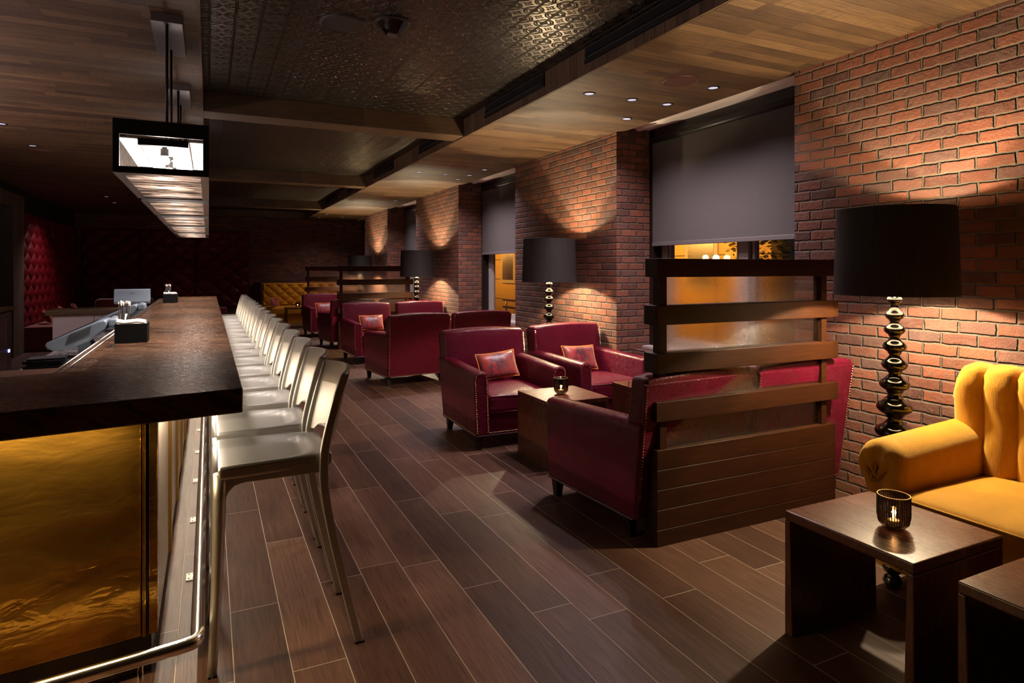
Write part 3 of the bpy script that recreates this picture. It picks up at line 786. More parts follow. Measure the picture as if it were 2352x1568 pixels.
def straws():
    t=thing('straw_glass','glass of black drinking straws behind the near napkin caddy','glass',(-.475,4.62,BZ),0,'glasses of straws on the bar')
    bm=bmesh.new(); lathe(bm,[(.028,0),(.030,.002),(.035,.15),(.033,.15),(.028,.006),(.001,.006)],n=24); obj('tumbler',bm,'clear_glass',t,smooth=True)
    bm=bmesh.new(); bm2=bmesh.new(); R=random.Random(2)
    for k in range(30):
        a=R.uniform(0,6.28); r=R.uniform(.004,.024); tip=(math.cos(a)*r*1.35,math.sin(a)*r*1.35,.205+R.uniform(-.008,.012)); bs=(math.cos(a)*r*.9,math.sin(a)*r*.9,.008)
        tube(bm,[bs,tip],.0028,6)
        tube(bm2,[tip,(tip[0]*1.03,tip[1]*1.03,tip[2]+.014)],.0036,6)
    obj('straw',bm,'upright_grey',t); obj('paper_tip',bm2,'napkin',t)
    return t
sg=straws(); dup(sg,(-.475,9.36,BZ),0,'glass of straws behind the far napkin caddy')
# ordering terminals
def pos():
    t=thing('order_terminal','large slate-grey ordering terminal seen side-on, tilted up behind the bar','terminal',(-.90,6.0,.79),0,'slate-grey ordering terminals behind the bar')
    bm=bmesh.new()
    prof=[(-.220,.105),(-.205,.080),(-.165,.065),(-.06,.075),(.06,.125),(.17,.215),(.185,.27),(.165,.290),(.12,.282),(-.05,.205),(-.205,.130)]
    prism(bm,prof,-.16,.16,'y'); b_=obj('housing',bm,'pos_plastic',t,bevel=.012,seg=3,smooth='auto')
    bm=bmesh.new()
    for k in range(9): 
        s=k*.011; tube(bm,[(-.09+s*.3,-.163,.105+s*.9),(-.02+s*.2,-.163,.135+s*.85),(.07+s*.1,-.163,.180+s*.75)],.0016,5)
    obj('vent_line',bm,'pos_dark',b_)
    bm=bmesh.new(); prism(bm,[(-.04,.088),(.05,.125),(.075,.155),(-.02,.118)],-.166,-.158,'y'); obj('side_inset',bm,'pos_light',b_,bevel=.003)
    bm=bmesh.new(); prism(bm,[(-.19,.142),(-.20,.132),(.12,.290),(.13,.300)],-.15,.15,'y'); obj('screen',bm,'pos_dark',t)
    bm=bmesh.new(); prism(bm,[(-.02,.0),(.12,.0),(.10,.03),(.06,.13),(-.02,.10)],-.08,.08,'y'); obj('stand',bm,'pos_plastic',t,bevel=.008)
    bm=bmesh.new(); softbox(bm,.220,0,.262,.07,.26,.07,.018); obj('customer_display',bm,'pos_plastic',t,smooth=True)
    bm=bmesh.new(); box(bm,.200,.232,-.11,.11,.296,.303); obj('display_cap',bm,'pos_light',t,bevel=.002)
    return t
p0=pos()
dup(p0,(-.90,8.3,.79),0,'second ordering terminal, farther along the ledge between the two napkin caddies')
t=thing('terminal_screen','slate-grey terminal showing its back, at the far end of the bar','terminal',(-.88,9.45,.86))
bm=bmesh.new(); prism(bm,[(-.06,.17),(-.075,.20),(-.045,.345),(-.03,.36),(.03,.36),(.0,.17)],-.20,.20,'x'); obj('housing',bm,'pos_plastic',t,bevel=.01,seg=3)
bm=bmesh.new(); prism(bm,[(-.10,.0),(.10,.0),(.02,.2),(-.05,.2)],-.14,.14,'x'); obj('stand',bm,'pos_dark',t,bevel=.006)
obj('stand_foot',B(-.14,.14,-.10,.10,-.07,0),'pos_dark',t)
obj('badge',B(-.025,.025,-.062,-.058,.315,.322),'pos_light',t)
R=random.Random(4)
for k in range(6):
    o=obj('menu_folder',B(-.11,.11,-.085,.085,0,.010),'black_plastic',bevel=.002,loc=(-1.02+R.uniform(-.01,.01),5.38+R.uniform(-.01,.01),.791+k*.0125),rot=(0,0,R.uniform(-.08,.08)))
    tag(o,['bottom black folder','second black folder from the bottom','third black folder from the bottom','fourth black folder from the bottom','black folder just under the topmost','topmost black folder'][k]+' of the stack behind the bar','folder','stack of black folders behind the bar')

# ================================================================ BAR STOOLS
def stool():
    t=thing('bar_stool','nearest brushed aluminium bar stool, at the near corner of the bar','bar stool',(.25,2.735,0),0,'brushed aluminium bar stools along the bar')
    # local: front at -x ; coordinates relative to (.25, yc)
    def seatfn(x,y,z):
        if z<0: return (0,0,0)
        r2=(max(0,x+.01)/.165)**2+(abs(y)/.178)**4
        d=min(1,max(0,1-r2)*2.2); d=d*d*(3-2*d)
        return (0,0,-.020*d - .03*max(0,-(x+.15))*(1 if z>0 else 0))
    def tap(x,y,z):
        s=1+ .06*(-x)/.2
        f=seatfn(x,y,z); return (f[0], y*(s-1), f[2])
    bm=bmesh.new(); softbox(bm,-.015,0,.735,.41,.41,.05,.012,cuts=14,fn=tap); obj('seat',bm,'brushed_aluminium',t,smooth=True)
    bm=bmesh.new()
    # apron with curved corners : side rails and front rail
    for s in (-1,1):
        y=s*.196
        pts=[(-.20,.735),(.162,.735),(.162,.680),(.14,.690),(-.13,.690),(-.165,.682),(-.185,.66),(-.20,.63)]
        prism(bm,pts,y-.006,y+.006,'y')
    pts=[(-.19,.735),(.19,.735),(.19,.66),(.165,.685),(.13,.692),(-.13,.692),(-.165,.685),(-.19,.66)]
    prism(bm,pts,-.214,-.200,'x')
    prism(bm,pts,.15,.164,'x')
    obj('apron',bm,'brushed_aluminium',t,bevel=.003)
    for s in (-1,1):
        bm=bmesh.new(); N=9; P=[]; Rr=[]
        for i in range(N):
            f=i/(N-1); P.append((-.212-.027*f+ .004*math.sin(f*PI), s*(.190+.004*f), .732*(1-f))); Rr.append(.0235-.007*f)
        tube(bm,P,.02,14,radii=Rr); obj('leg',bm,'brushed_aluminium',t,smooth=True)
    def stile(f):   # x,z centre line from foot (f=0) to top (f=1)
        key=[(.290,0),(.245,.18),(.190,.42),(.158,.60),(.155,.72),(.165,.80),(.198,.93),(.235,1.045)]
        k=f*(len(key)-1); i=min(int(k),len(key)-2); u=k-i
        p0=key[max(i-1,0)];p1=key[i];p2=key[i+1];p3=key[min(i+2,len(key)-1)]
        def cr(a,b,c,d): return .5*((2*b)+(-a+c)*u+(2*a-5*b+4*c-d)*u*u+(-a+3*b-3*c+d)*u**3)
        return cr(p0[0],p1[0],p2[0],p3[0]), cr(p0[1],p1[1],p2[1],p3[1])
    for s in (-1,1):
        bm=bmesh.new(); rings=[]; N=22
        for i in range(N+1):
            f=i/N; x,z=stile(f); z=z*1.018; y=s*(.208-.008*min(1,z/.7)+.004*max(0,z-.7)); hw=.0165; ht=.011
            rings.append([bm.verts.new((x+a*hw,y+b*ht,z)) for a,b in ((-1,-1),(1,-1),(1,1),(-1,1))])
        for a,b in zip(rings,rings[1:]):
            for k in range(4): bm.faces.new((a[k],a[(k+1)%4],b[(k+1)%4],b[k]))
        bm.faces.new(rings[0][::-1]); bm.faces.new(rings[-1]); bmesh.ops.recalc_face_normals(bm,faces=bm.faces[:])
        obj('leg',bm,'brushed_aluminium',t,bevel=.004)
    # back sheet, curved in plan, with thick side edges
    bm=bmesh.new(); NZ,NY=12,14; front=[];back=[]
    for i in range(NZ+1):
        z=.772+i/NZ*(1.068-.772); 
        xz=.147+(z-.72)*.05+ (z-.72)**1.25*.225
        rf=[];rb=[]
        for j in range(NY+1):
            v=-1+2*j/NY; y=v*.198; bow=.050*(1-v*v)
            edge=.0 ; th=.016
            zz = z + (.010*(1-v*v) if i==NZ else 0)
            if i==0: zz = z + .040*max(0,1-(abs(v)/.80)**8)
            rf.append(bm.verts.new((xz+bow-.0,y,zz))); rb.append(bm.verts.new((xz+bow+th,y,zz-.004*(i==NZ))))
        front.append(rf);back.append(rb)
    for i in range(NZ):
        for j in range(NY):
            bm.faces.new((front[i][j],front[i][j+1],front[i+1][j+1],front[i+1][j])); bm.faces.new((back[i][j+1],back[i][j],back[i+1][j],back[i+1][j+1]))
        bm.faces.new((front[i][0],front[i+1][0],back[i+1][0],back[i][0])); bm.faces.new((front[i][NY],back[i][NY],back[i+1][NY],front[i+1][NY]))
    for j in range(NY):
        bm.faces.new((front[NZ][j],front[NZ][j+1],back[NZ][j+1],back[NZ][j])); bm.faces.new((front[0][j+1],front[0][j],back[0][j],back[0][j+1]))
    bmesh.ops.recalc_face_normals(bm,faces=bm.faces[:])
    obj('backrest',bm,'brushed_aluminium',t,smooth='auto',bevel=.004)
    for s in (-1,1):
        obj('glide',B(-.252,-.222,s*.194-.016,s*.194+.016,0,.006),'black_plastic',t)
        obj('glide',B(.272,.308,s*.208-.014,s*.208+.014,0,.006),'black_plastic',t)
    return t
s0=stool()
ORD=['nearest','second','third','fourth','fifth','sixth','seventh','eighth','ninth','tenth','eleventh','twelfth','thirteenth','fourteenth','fifteenth','farthest']
for k in range(1,16):
    dup(s0,(.25,2.735+.5355*k,0),0,('%s brushed aluminium bar stool from the viewer along the bar'%ORD[k]) if k<15 else 'farthest of the sixteen aluminium bar stools, at the back end of the bar')

# ================================================================ ARMCHAIRS
def armchair():
    t=thing('leather_armchair','burgundy leather armchair with nailheads, left of the pair facing the viewer before the near lamp','armchair',(0,0,0),0,'burgundy leather club armchairs')
    W=.43
    def shear(bm):
        for v in bm.verts:
            k=1-.055*(1-min(1,max(0,(v.co.z-.12)/.52)))
            v.co.x*=k
    # arms
    for s in (-1,1):
        bm=bmesh.new()
        pr=[(.30,.12),(.43,.12),(.43,.585),(.425,.612),(.408,.630),(.375,.638),(.335,.636),(.312,.622),(.302,.60)]
        prism(bm,[(s*x,z) for x,z in pr],-.425,.40,'y')
        for v in bm.verts:
            if v.co.y>0:
                if v.co.z>.4: v.co.z+=.03
                v.co.y=.428+.105*(v.co.z-.12)/.75
        shear(bm)
        a=obj('arm',bm,'burgundy_leather',t,bevel=.012,seg=3,smooth='auto')
        bm=bmesh.new()
        xo,xi=.421*.0+.418,.318
        def kx(x,z): return s*x*(1-.055*(1-min(1,max(0,(z-.12)/.52))))
        path=[(kx(xo,.135),-.4265,.135),(kx(xo,.58),-.4265,.58),(kx(xo-.012,.612),-.4265,.612),(kx(xo-.035,.622),-.4265,.622),(kx(xi+.03,.622),-.4265,.622),(kx(xi+.008,.612),-.4265,.610),(kx(xi,.58),-.4265,.58),(kx(xi,.135),-.4265,.135)]
        nails(bm,path,.0165,.0062,(0,-1,0))
        obj('nailhead_trim',bm,'nail_brass',a)
    # base rail + sides bottom nails
    bm=bmesh.new(); softbox(bm,0,-.0,.21,.62,.80,.18,.012,cuts=3); obj('seat_rail',bm,'burgundy_leather',t,smooth=True)
    bm=bmesh.new(); nails(bm,[(-.30,-.402,.130),(.30,-.402,.130)],.0165,.0062,(0,-1,0)); obj('nailhead_trim',bm,'nail_brass',t)
    for s in (-1,1): 
        bm=bmesh.new(); nails(bm,[(s*.4085,-.41,.128),(s*.4085,.43,.128)],.0165,.0055,(s,0,0)); obj('nailhead_trim',bm,'nail_brass',t)
    bm=bmesh.new()
    for s in (-1,1): tube(bm,[(s*.407,-.424,.119),(s*.407,.415,.119)],.006,6)
    tube(bm,[(-.40,-.424,.119),(.40,-.424,.119)],.005,6)
    obj('welting',bm,'welt_dark',t)
    # seat cushion
    def puff(x,y,z):
        u=x/.29; v=y/.33
        return (0,0,(.028 if z>0 else -.004)*max(0,1-u*u)*max(0,1-v*v))
    bm=bmesh.new(); softbox(bm,0,-.085,.362,.585,.67,.155,.035,fn=puff,cuts=8); c=obj('seat_cushion',bm,'burgundy_leather',t,smooth=True)
    bm=bmesh.new()
    for z in (.425,.297): tube(bm,[(-.278,-.412,z),(0,-.420,z),(.278,-.412,z)],.0055,6)
    obj('piping',bm,'burgundy_leather',c,smooth=True)
    # back : leaning slab, crowned top
    def backfn(x,y,z):
        u=x/.42; w_=(z+.30)/.60
        lean=.085*w_
        f=0
        if y<0: f=-.045*max(0,1-u**4)*max(0.0,math.sin(min(1,max(0,w_*1.02))*PI*.62+.35))
        top=.022*max(0,1-u*u)*max(0,min(1,(z-.15)/.15))
        wid=1.0 if z>.06 else 1-.0*(1)
        nx = x*(-.30 if (z<-.02 and y<.03) else 0.0)
        return (nx, lean+f, top)
    bm=bmesh.new(); softbox(bm,0,.385,.585,.822,.13,.62,.028,fn=backfn,cuts=12); b_=obj('backrest',bm,'burgundy_leather',t,smooth=True)
    # flat outside back panel reaching down to the base
    bm=bmesh.new()
    prism(bm,[(.415,.12),(.44,.12),(.535,.868),(.515,.872)],-.40,.40,'x')
    for v in bm.verts:
        k=.40+.0*(v.co.z); v.co.x = math.copysign(.398+.020*min(1,(v.co.z-.12)/.7), v.co.x)
    bp=obj('back_panel',bm,'burgundy_leather',t,bevel=.006)
    bm=bmesh.new()
    def yb(z): return .4405+.095*(z-.12)/.748+.001
    for s in (-1,1): nails(bm,[(s*.389,yb(.13),.13),(s*.407,yb(.86),.86)],.0165,.0055,(0,1,-.12))
    nails(bm,[(-.385,yb(.132),.132),(.385,yb(.132),.132)],.0165,.0055,(0,1,-.12))
    obj('nailhead_trim',bm,'nail_brass',bp)
    # side edges of the back, nail rows down to the arms (facing forward)
    for s in (-1,1):
        bm=bmesh.new(); nails(bm,[(s*.400,.338+.012,.665),(s*.400,.338+.040,.865)],.0165,.0060,(s*.3,-1,.1)); obj('nailhead_trim',bm,'nail_brass',b_)
    for sx,sy in ((-1,-1),(1,-1),(-1,1),(1,1)):
        bm=bmesh.new(); x,y=sx*.365,(-.375 if sy<0 else .335)
        a=[bm.verts.new((x+p*.020,y+q*.020+(0.02 if sy>0 else 0),0)) for p,q in ((-1,-1),(1,-1),(1,1),(-1,1))]; b2=[bm.verts.new((x+p*.032,y+q*.032,.125)) for p,q in ((-1,-1),(1,-1),(1,1),(-1,1))]
        bm.faces.new(a[::-1]); bm.faces.new(b2)
        for k in range(4): bm.faces.new((a[k],a[(k+1)%4],b2[(k+1)%4],b2[k]))
        obj('leg',bm,'black_wood',t,bevel=.002)
    return t
A0=armchair(); A0.location=(2.37,5.16,0); A0.rotation_euler=(0,0,rad(-1))
G_='burgundy leather club armchairs'
dup(A0,(3.37,5.25,0),rad(4),'burgundy leather armchair with nailheads, facing the viewer beside the near window, right of its pair')
dup(A0,(2.45,3.25,0),rad(184),'burgundy armchair backed against the near partition, its dark side to the viewer')
dup(A0,(3.345,3.26,0),rad(180),'burgundy armchair wedged between the near partition and the brick wall')
dup(A0,(2.37,8.25,0),rad(186),'burgundy armchair showing its whole nailheaded back, standing by the aisle')
dup(A0,(3.33,8.34,0),rad(179),'burgundy armchair with only its back top showing, by the second window')
dup(A0,(2.42,10.27,0),rad(3),'burgundy armchair facing the viewer, aisle side, before the second partition')
dup(A0,(3.33,10.25,0),rad(-1),'burgundy armchair facing the viewer under the second lamp, before the second partition')
dup(A0,(2.39,12.42,0),rad(186),'dark burgundy armchair behind the second partition, its side to the aisle')
dup(A0,(3.34,12.42,0),rad(180),'burgundy armchair behind the second partition on the window side')
dup(A0,(2.36,14.55,0),rad(4),'farthest burgundy armchair facing the viewer, before the third partition')
# cushions on the chairs
def pillow(loc, rot, label, sx=.40, sz=.25):
    t=thing('throw_pillow',label,'cushion',loc,0,'red silk cushions with orange piping')
    t.rotation_euler=rot
    bm=bmesh.new(); N=14; top={};bot={}
    for i in range(N+1):
        for j in range(N+1):
            u=-1+2*i/N; v=-1+2*j/N
            th=.055*((1-abs(u)**3)*(1-abs(v)**3))**.6
            pin=1-.06*(1-v*v)*abs(u)**3; pin2=1-.08*(1-u*u)*abs(v)**3
            x=u*sx/2*pin; z=v*sz/2*pin2+sz/2
            top[i,j]=bm.verts.new((x,-th,z)); bot[i,j]=top[i,j] if (i in(0,N) or j in(0,N)) else bm.verts.new((x,th,z))
    for i in range(N):
        for j in range(N):
            bm.faces.new((top[i,j],top[i+1,j],top[i+1,j+1],top[i,j+1])); 
            q=[bot[i,j],bot[i,j+1],bot[i+1,j+1],bot[i+1,j]]
            if len(set(q))==4: bm.faces.new(q)
    c=obj('cover',bm,'pillow_silk',t,smooth=True)
    pts=[]
    for k in range(N): pts.append((-1+2*k/N,-1))
    for k in range(N): pts.append((1,-1+2*k/N))
    for k in range(N): pts.append((1-2*k/N,1))
    for k in range(N): pts.append((-1,1-2*k/N))
    P=[(u*sx/2*(1-.06*(1-v*v)*abs(u)**3),0,v*sz/2*(1-.08*(1-u*u)*abs(v)**3)+sz/2) for u,v in pts]
    bm=bmesh.new(); tube(bm,P,.0062,8,closed=True); obj('piping',bm,'orange_piping',t,smooth=True)
    return t
p1=pillow((2.42,5.29,.472),(rad(-22),rad(-4),rad(2)),'red silk cushion with orange piping on the left armchair facing the viewer')
def pil(loc,rot,label):
    o=dup(p1,loc,0,label); o.rotation_euler=rot; return o
pil((3.36,5.38,.472),(rad(-22),rad(2),rad(6)),'red and plum cushion on the armchair beside the near window')
pil((2.44,10.42,.472),(rad(-20),0,rad(4)),'red cushion on the aisle-side armchair before the second partition')
pil((2.37,14.70,.472),(rad(-20),0,rad(4)),'small-looking red cushion on the farthest armchair facing the viewer')

# ================================================================ SIDE TABLES, CANDLES
def table(label):
    t=thing('side_table',label,'side table',(0,0,0),0,'small walnut side tables')
    bm=bmesh.new(); box(bm,-.262,.262,-.262,.262,.462,.50); obj('top',bm,'walnut',t,bevel=.006,seg=3)
    for s in (-1,1):
        bm=bmesh.new(); ya,yb=(s*.262,s*.232)
        prism(bm,[(s*.2615,.4615),(s*.2615,.0),(s*.225,.0),(s*.236,.4615)],-.262,.262,'x'); obj('panel_leg',bm,'walnut',t,bevel=.005,seg=2)
    return t
T0=table('dark walnut side table with a candle glass, in front of the yellow sofa'); T0.location=(2.372,1.575,0)
dup(T0,(2.385,.925,0),0,'walnut side table cut by the right picture edge, nearest the viewer')
dup(T0,(2.505,4.31,0),PI/2,'walnut side table with a candle, between the near armchairs')
dup(T0,(3.42,4.31,0),PI/2,'walnut side table mostly hidden by the near partition')
dup(T0,(2.02,16.95,0),PI/2,'small dark side table with a candle before the yellow tufted sofa')
def candle(loc,label):
    t=thing('candle_holder',label,'candle holder',loc,0,'fluted glass candle holders')
    bm=bmesh.new(); n=60; rings=[]
    for r,z in ((.022,.002),(.036,.004),(.050,.022),(.055,.050),(.055,.125),(.052,.126),(.052,.05),(.046,.025),(.030,.012)):
        rings.append([bm.verts.new(((r+(.0014*math.cos(i*PI) if z>.02 else 0))*math.cos(2*PI*i/n),(r+(.0014*math.cos(i*PI) if z>.02 else 0))*math.sin(2*PI*i/n),z)) for i in range(n)])
    for a,b in zip(rings,rings[1:]):
        for i in range(n): bm.faces.new((a[i],a[(i+1)%n],b[(i+1)%n],b[i]))
    bm.faces.new(rings[0][::-1]); bm.faces.new(rings[-1])
    obj('glass_cup',bm,'smoked_glass',t,smooth=True)
    bm=bmesh.new(); n=40
    for i in range(0,n):
        a=2*PI*i/n; c,s_=math.cos(a),math.sin(a)
        tube(bm,[(.0505*c,.0505*s_,.022),(.0558*c,.0558*s_,.05),(.0558*c,.0558*s_,.122)],.0014,4)
    obj('rib',bm,'black_gloss',t)
    bm=bmesh.new(); tube(bm,[(.0545*math.cos(2*PI*i/40),.0545*math.sin(2*PI*i/40),.126) for i in range(40)],.0018,6,closed=True); obj('rim',bm,'gold_trim',t)
    bm=bmesh.new(); lathe(bm,[(.020,.013),(.020,.032),(.001,.032)],n=20); w_=obj('tea_light',bm,'wax',t,smooth='auto')
    bm=bmesh.new(); lathe(bm,[(.001,.034),(.0045,.041),(.004,.048),(.001,.060)],n=10); obj('flame',bm,'flame',w_,smooth=True)
    return t
c0=candle((2.335,1.53,.50),'fluted dark glass candle holder on the near right side table')
dup(c0,(2.49,4.30,.50),0,'glass candle holder on the table between the armchairs')
dup(c0,(2.06,16.98,.50),0,'tiny lit candle glass on the far side table')
for l in ((2.335,1.53,.56),(2.49,4.30,.56),(2.06,16.98,.56)): light('candle_glow','POINT',l,.35,(1,.6,.3),.008)

# ================================================================ FLOOR LAMPS
def floor_lamp():
    t=thing('floor_lamp','nearest tall floor lamp with black beaded stem and large black drum shade','lamp',(3.35,2.19,0),0,'black beaded floor lamps along the brick piers')
    beads=[(1.313,.037,.026),(1.228,.046,.034),(1.150,.052,.036),(1.060,.058,.040),(.962,.064,.044),(.856,.074,.048),(.732,.088,.056),(.600,.096,.058),(.465,.104,.060),(.315,.115,.066)]
    prof=[(.012,1.36),(.012,1.342)]
    prev=None
    for i,(z,r,h) in enumerate(beads):
        neck=.016+.0022*i
        if i: prof.append((neck, (z+h+beads[i-1][0]-beads[i-1][2])/2))
        for k in range(0,15):
            a=-PI/2+PI*k/14   # from top to bottom
            zz=z - h*.80*a/(PI/2); rr_=neck+(r-neck)*max(0,math.cos(a))**.62
            if k not in (0,14): prof.append((rr_,zz))
    prof+=[(.040,.235),(.045,.20),(.075,.165),(.125,.11),(.155,.06),(.165,.02),(.160,0.0)]
    bm=bmesh.new(); lathe(bm,prof[::-1],n=36); obj('beaded_stem',bm,'black_gloss',t,smooth=True)
    bm=bmesh.new(); n=64; zt,zb,rt_,rb=1.803,1.338,.282,.298
    lathe(bm,[(rb,zb),(rt_,zt),(rt_-.004,zt),(rb-.004,zb),(rb,zb)],n=n,caps=False)
    s=obj('lamp_shade',bm,'shade_fabric',t,smooth='auto')
    bm=bmesh.new(); lathe(bm,[(rb-.0045,zb+.002),(rt_-.0045,zt-.002)],n=n,caps=False)
    for f in bm.faces: f.normal_flip()
    obj('shade_lining',bm,'shade_lining',s,smooth=True)
    bm=bmesh.new(); tube(bm,[(.0,0,1.36),(0,0,1.42)],.008,8); tube(bm,[(0,0,1.545),(0,0,1.60)],.005,8)
    for a in (0,2*PI/3,4*PI/3):
        tube(bm,[(0,0,1.57),(.285*math.cos(a),.285*math.sin(a),1.57)],.0025,6); tube(bm,[(0,0,1.40),(.02*math.cos(a),.02*math.sin(a),1.42),(.045*math.cos(a),.045*math.sin(a),1.44),(.045*math.cos(a),.045*math.sin(a),1.52),(0,0,1.545)],.0015,6)
    obj('harp',bm,'black_metal',t)
    return t
LAMPS=[(3.35,2.19),(3.35,6.04),(3.35,10.9),(3.35,15.6)]
fl=floor_lamp()
for i,(x,y) in enumerate(LAMPS[1:]): dup(fl,(x,y,0),0,['second floor lamp with black drum shade, behind the near pair of armchairs','third floor lamp with black drum shade, at the second partition','farthest floor lamp, only its shade showing over the partitions'][i])
for x,y in LAMPS:
    light('lamp_glow','POINT',(x,y,1.475),P_LAMP_UP,C_LAMP,.022)
    light('lamp_glow','POINT',(x,y,1.665),P_LAMP_DN,C_LAMP,.02)

# ================================================================ PARTITIONS
def partition():
    t=thing('slatted_partition','nearest dark oak partition with glass bands between horizontal rails','partition',(2.146,2.69,0),0,'dark oak and glass partitions between seating bays')
    L=1.39; D=.10
    bm=bmesh.new()
    for k in range(5):
        z0=.512-.106*(k+1)+.0025; z1=.512-.106*k
        box(bm,0,L,0,D,max(z0,.0),z1)
    obj('plank_base',bm,'dark_oak',t,bevel=.0015,seg=1)
    for x in (.035,L-.10):
        obj('post',B(x,x+.045,.02,D-.02,.512,1.435),'dark_oak',t)
    for i,(a,b) in enumerate(((.665,.770),(.922,1.027),(1.179,1.283),(1.435,1.535))):
        o0 = -.008 if i<3 else 0.0; o1 = L+(.022 if i<3 else -.01)
        obj('rail',B(o0,o1,-.004,D+.004,a,b),'dark_oak',t,bevel=.003)
    for a,b in ((.514,.665),(.770,.922),(1.027,1.179),(1.283,1.435)):
        obj('glass_pane',B(.08,L-.10,.046,.054,a,b),'partition_glass',t)
    return t
pt=partition()
dup(pt,(2.146,11.82,0),0,'second partition of dark oak and glass, behind the far armchair pair')
dup(pt,(2.146,16.10,0),0,'farthest partition of dark oak and glass, left of the others in view')

# ================================================================ YELLOW SOFA (near right), faces -x
def sofa():
    t=thing('channel_back_sofa','mustard velvet sofa with rolled arm and channelled back against the brick wall','sofa',(3.2,1.1,0))
    def off(bm):
        for v in bm.verts: v.co.x-=3.2; v.co.y-=1.1
    YE=1.93   # inner arm side at the far end
    # arm profile in (y,z): roll outwards to +y
    def armprof(n=20):
        P=[(1.80,.10),(1.795,.30),(1.79,.46)]
        cy,cz,r=1.905,.575,.112
        for k in range(n+1):
            a=PI-(.06)*PI - (PI*1.22)*k/n
            P.append((cy+r*math.cos(a),cz+r*math.sin(a)))
        P+=[(1.965,.44),(1.945,.10)]
        return P
    P=armprof(); bm=bmesh.new(); xs=[2.83,2.86,2.95,3.1,3.3,3.5,3.62]; rings=[]
    for i,x in enumerate(xs):
        s=1-.0*i; dz=.05*(x-2.83)
        rings.append([bm.verts.new((x,y,z+(dz if z>.4 else 0))) for y,z in P])
    for a,b in zip(rings,rings[1:]):
        for k in range(len(P)-1): bm.faces.new((a[k],a[k+1],b[k+1],b[k]))
        bm.faces.new((a[-1],a[0],b[0],b[-1]))
    bm.faces.new(rings[-1])
    # pleated domed front cap
    cy,cz=1.90,.50; prev=rings[0]
    nP=len(P)
    for s,dx in ((.93,-.028),(.78,-.045),(.55,-.055),(.30,-.052),(.08,-.035)):
        cur=[]
        for k,(y,z) in enumerate(P):
            a=math.atan2(z-cz,y-cy); pl=.008*math.sin(a*9)*(1-s)*3.0
            cur.append(bm.verts.new((2.83+dx+pl,cy+(y-cy)*s,cz+(z-cz)*s)))
        for k in range(nP): bm.faces.new((prev[k],cur[k],cur[(k+1)%nP],prev[(k+1)%nP]))
        prev=cur
    bm.faces.new(prev); bmesh.ops.recalc_face_normals(bm,faces=bm.faces[:]); off(bm)
    a=obj('arm',bm,'mustard_velvet',t,smooth=True)
    bm=bmesh.new()
    for ang in (2.5,2.05,1.55,1.0,.55,.1): 
        pts=[]
        for k in range(7):
            f=k/6; r=.012+.10*f; y=1.905+r*math.cos(ang)*1.0; z=.515+r*math.sin(ang)*1.25
            pts.append((2.80-.030*(1-f**2)+.02*f,y,z))
        tube(bm,pts,.0035,6)
    off(bm); obj('pleat_seam',bm,'mustard_velvet',a,smooth=True)
    # back: vertical channels
    bm=bmesh.new(); yw=.143; y1=1.935; nch=12
    prof=[(.30,3.44),(.45,3.425),(.60,3.42),(.72,3.435),(.82,3.43),(.90,3.42),(.955,3.43),(.985,3.46),(.995,3.50),(.985,3.56),(.93,3.60),(.30,3.62)]
    for c in range(nch):
        yc=y1-yw*(c+.5)
        cols=[]
        M_=9
        for j in range(M_):
            v=-1+2*j/(M_-1); y=yc+v*yw/2*.995; bulge=.034*math.sqrt(max(0,1-v*v*.98))
            col=[]
            for i,(z,x) in enumerate(prof):
                edge=0
                if c==0: # rounded shoulder at the end
                    sh=max(0,(v+.2)/1.2); edge=-.075*sh*sh if z>.85 else 0
                dx=-bulge if i<8 else 0; dz=bulge*.55 if i in (6,7,8,9) else 0
                wrap = (.0 if c else (.03*max(0,v)**2 if z>.7 else -.0))
                yy=y-(.030*max(0,v) if (c==0 and z<.66) else 0)+(.012*max(0,v) if c==0 and .7<z<.95 else 0)
                col.append(bm.verts.new((x+dx+wrap,yy,z+dz+edge)))
            cols.append(col)
        for a_,b_ in zip(cols,cols[1:]):
            for i in range(len(prof)-1): bm.faces.new((a_[i],a_[i+1],b_[i+1],b_[i]))
        bm.faces.new(cols[0]); bm.faces.new(cols[-1][::-1])
    bmesh.ops.recalc_face_normals(bm,faces=bm.faces[:]); off(bm); obj('channel_back',bm,'mustard_velvet',t,smooth='auto')
    def puff(x,y,z):
        u=x/.35; v=((y+.0)/.42); d=0
        d=.035*max(0,1-u**4)*max(0,1-v**4)
        for bx,by in ((-.05,.0),(.0,.28),(.0,-.28)): d-=.022*math.exp(-((x-bx)**2+(y-by)**2)/.0022)
        return (0,0,d if z>0 else 0)
    for k,yy in enumerate((1.365,.50)):
        bm=bmesh.new(); softbox(bm,3.10,yy,.415,.70,.86,.12,.03,fn=puff,cuts=18); off(bm); c=obj('seat_cushion',bm,'mustard_velvet',t,smooth=True)
        bm=bmesh.new(); tube(bm,[(2.755,yy-.42,.466),(2.752,yy,.468),(2.755,yy+.42,.466)],.006,6); off(bm); obj('piping',bm,'mustard_velvet',c,smooth=True)
    bm=bmesh.new(); softbox(bm,3.19,.98,.235,.80,1.64,.24,.02,cuts=5); off(bm); obj('seat_base',bm,'mustard_velvet',t,smooth=True)
    for x,y in ((2.86,1.88),(3.5,1.86),(2.86,.15)):
        bm=bmesh.new(); lathe(bm,[(.020,0),(.030,.01),(.042,.035),(.030,.060),(.022,.068),(.038,.080),(.045,.10),(.045,.12)],cx=x,cy=y,n=20); off(bm); obj('turned_leg',bm,'black_gloss',t,smooth=True)
sofa()
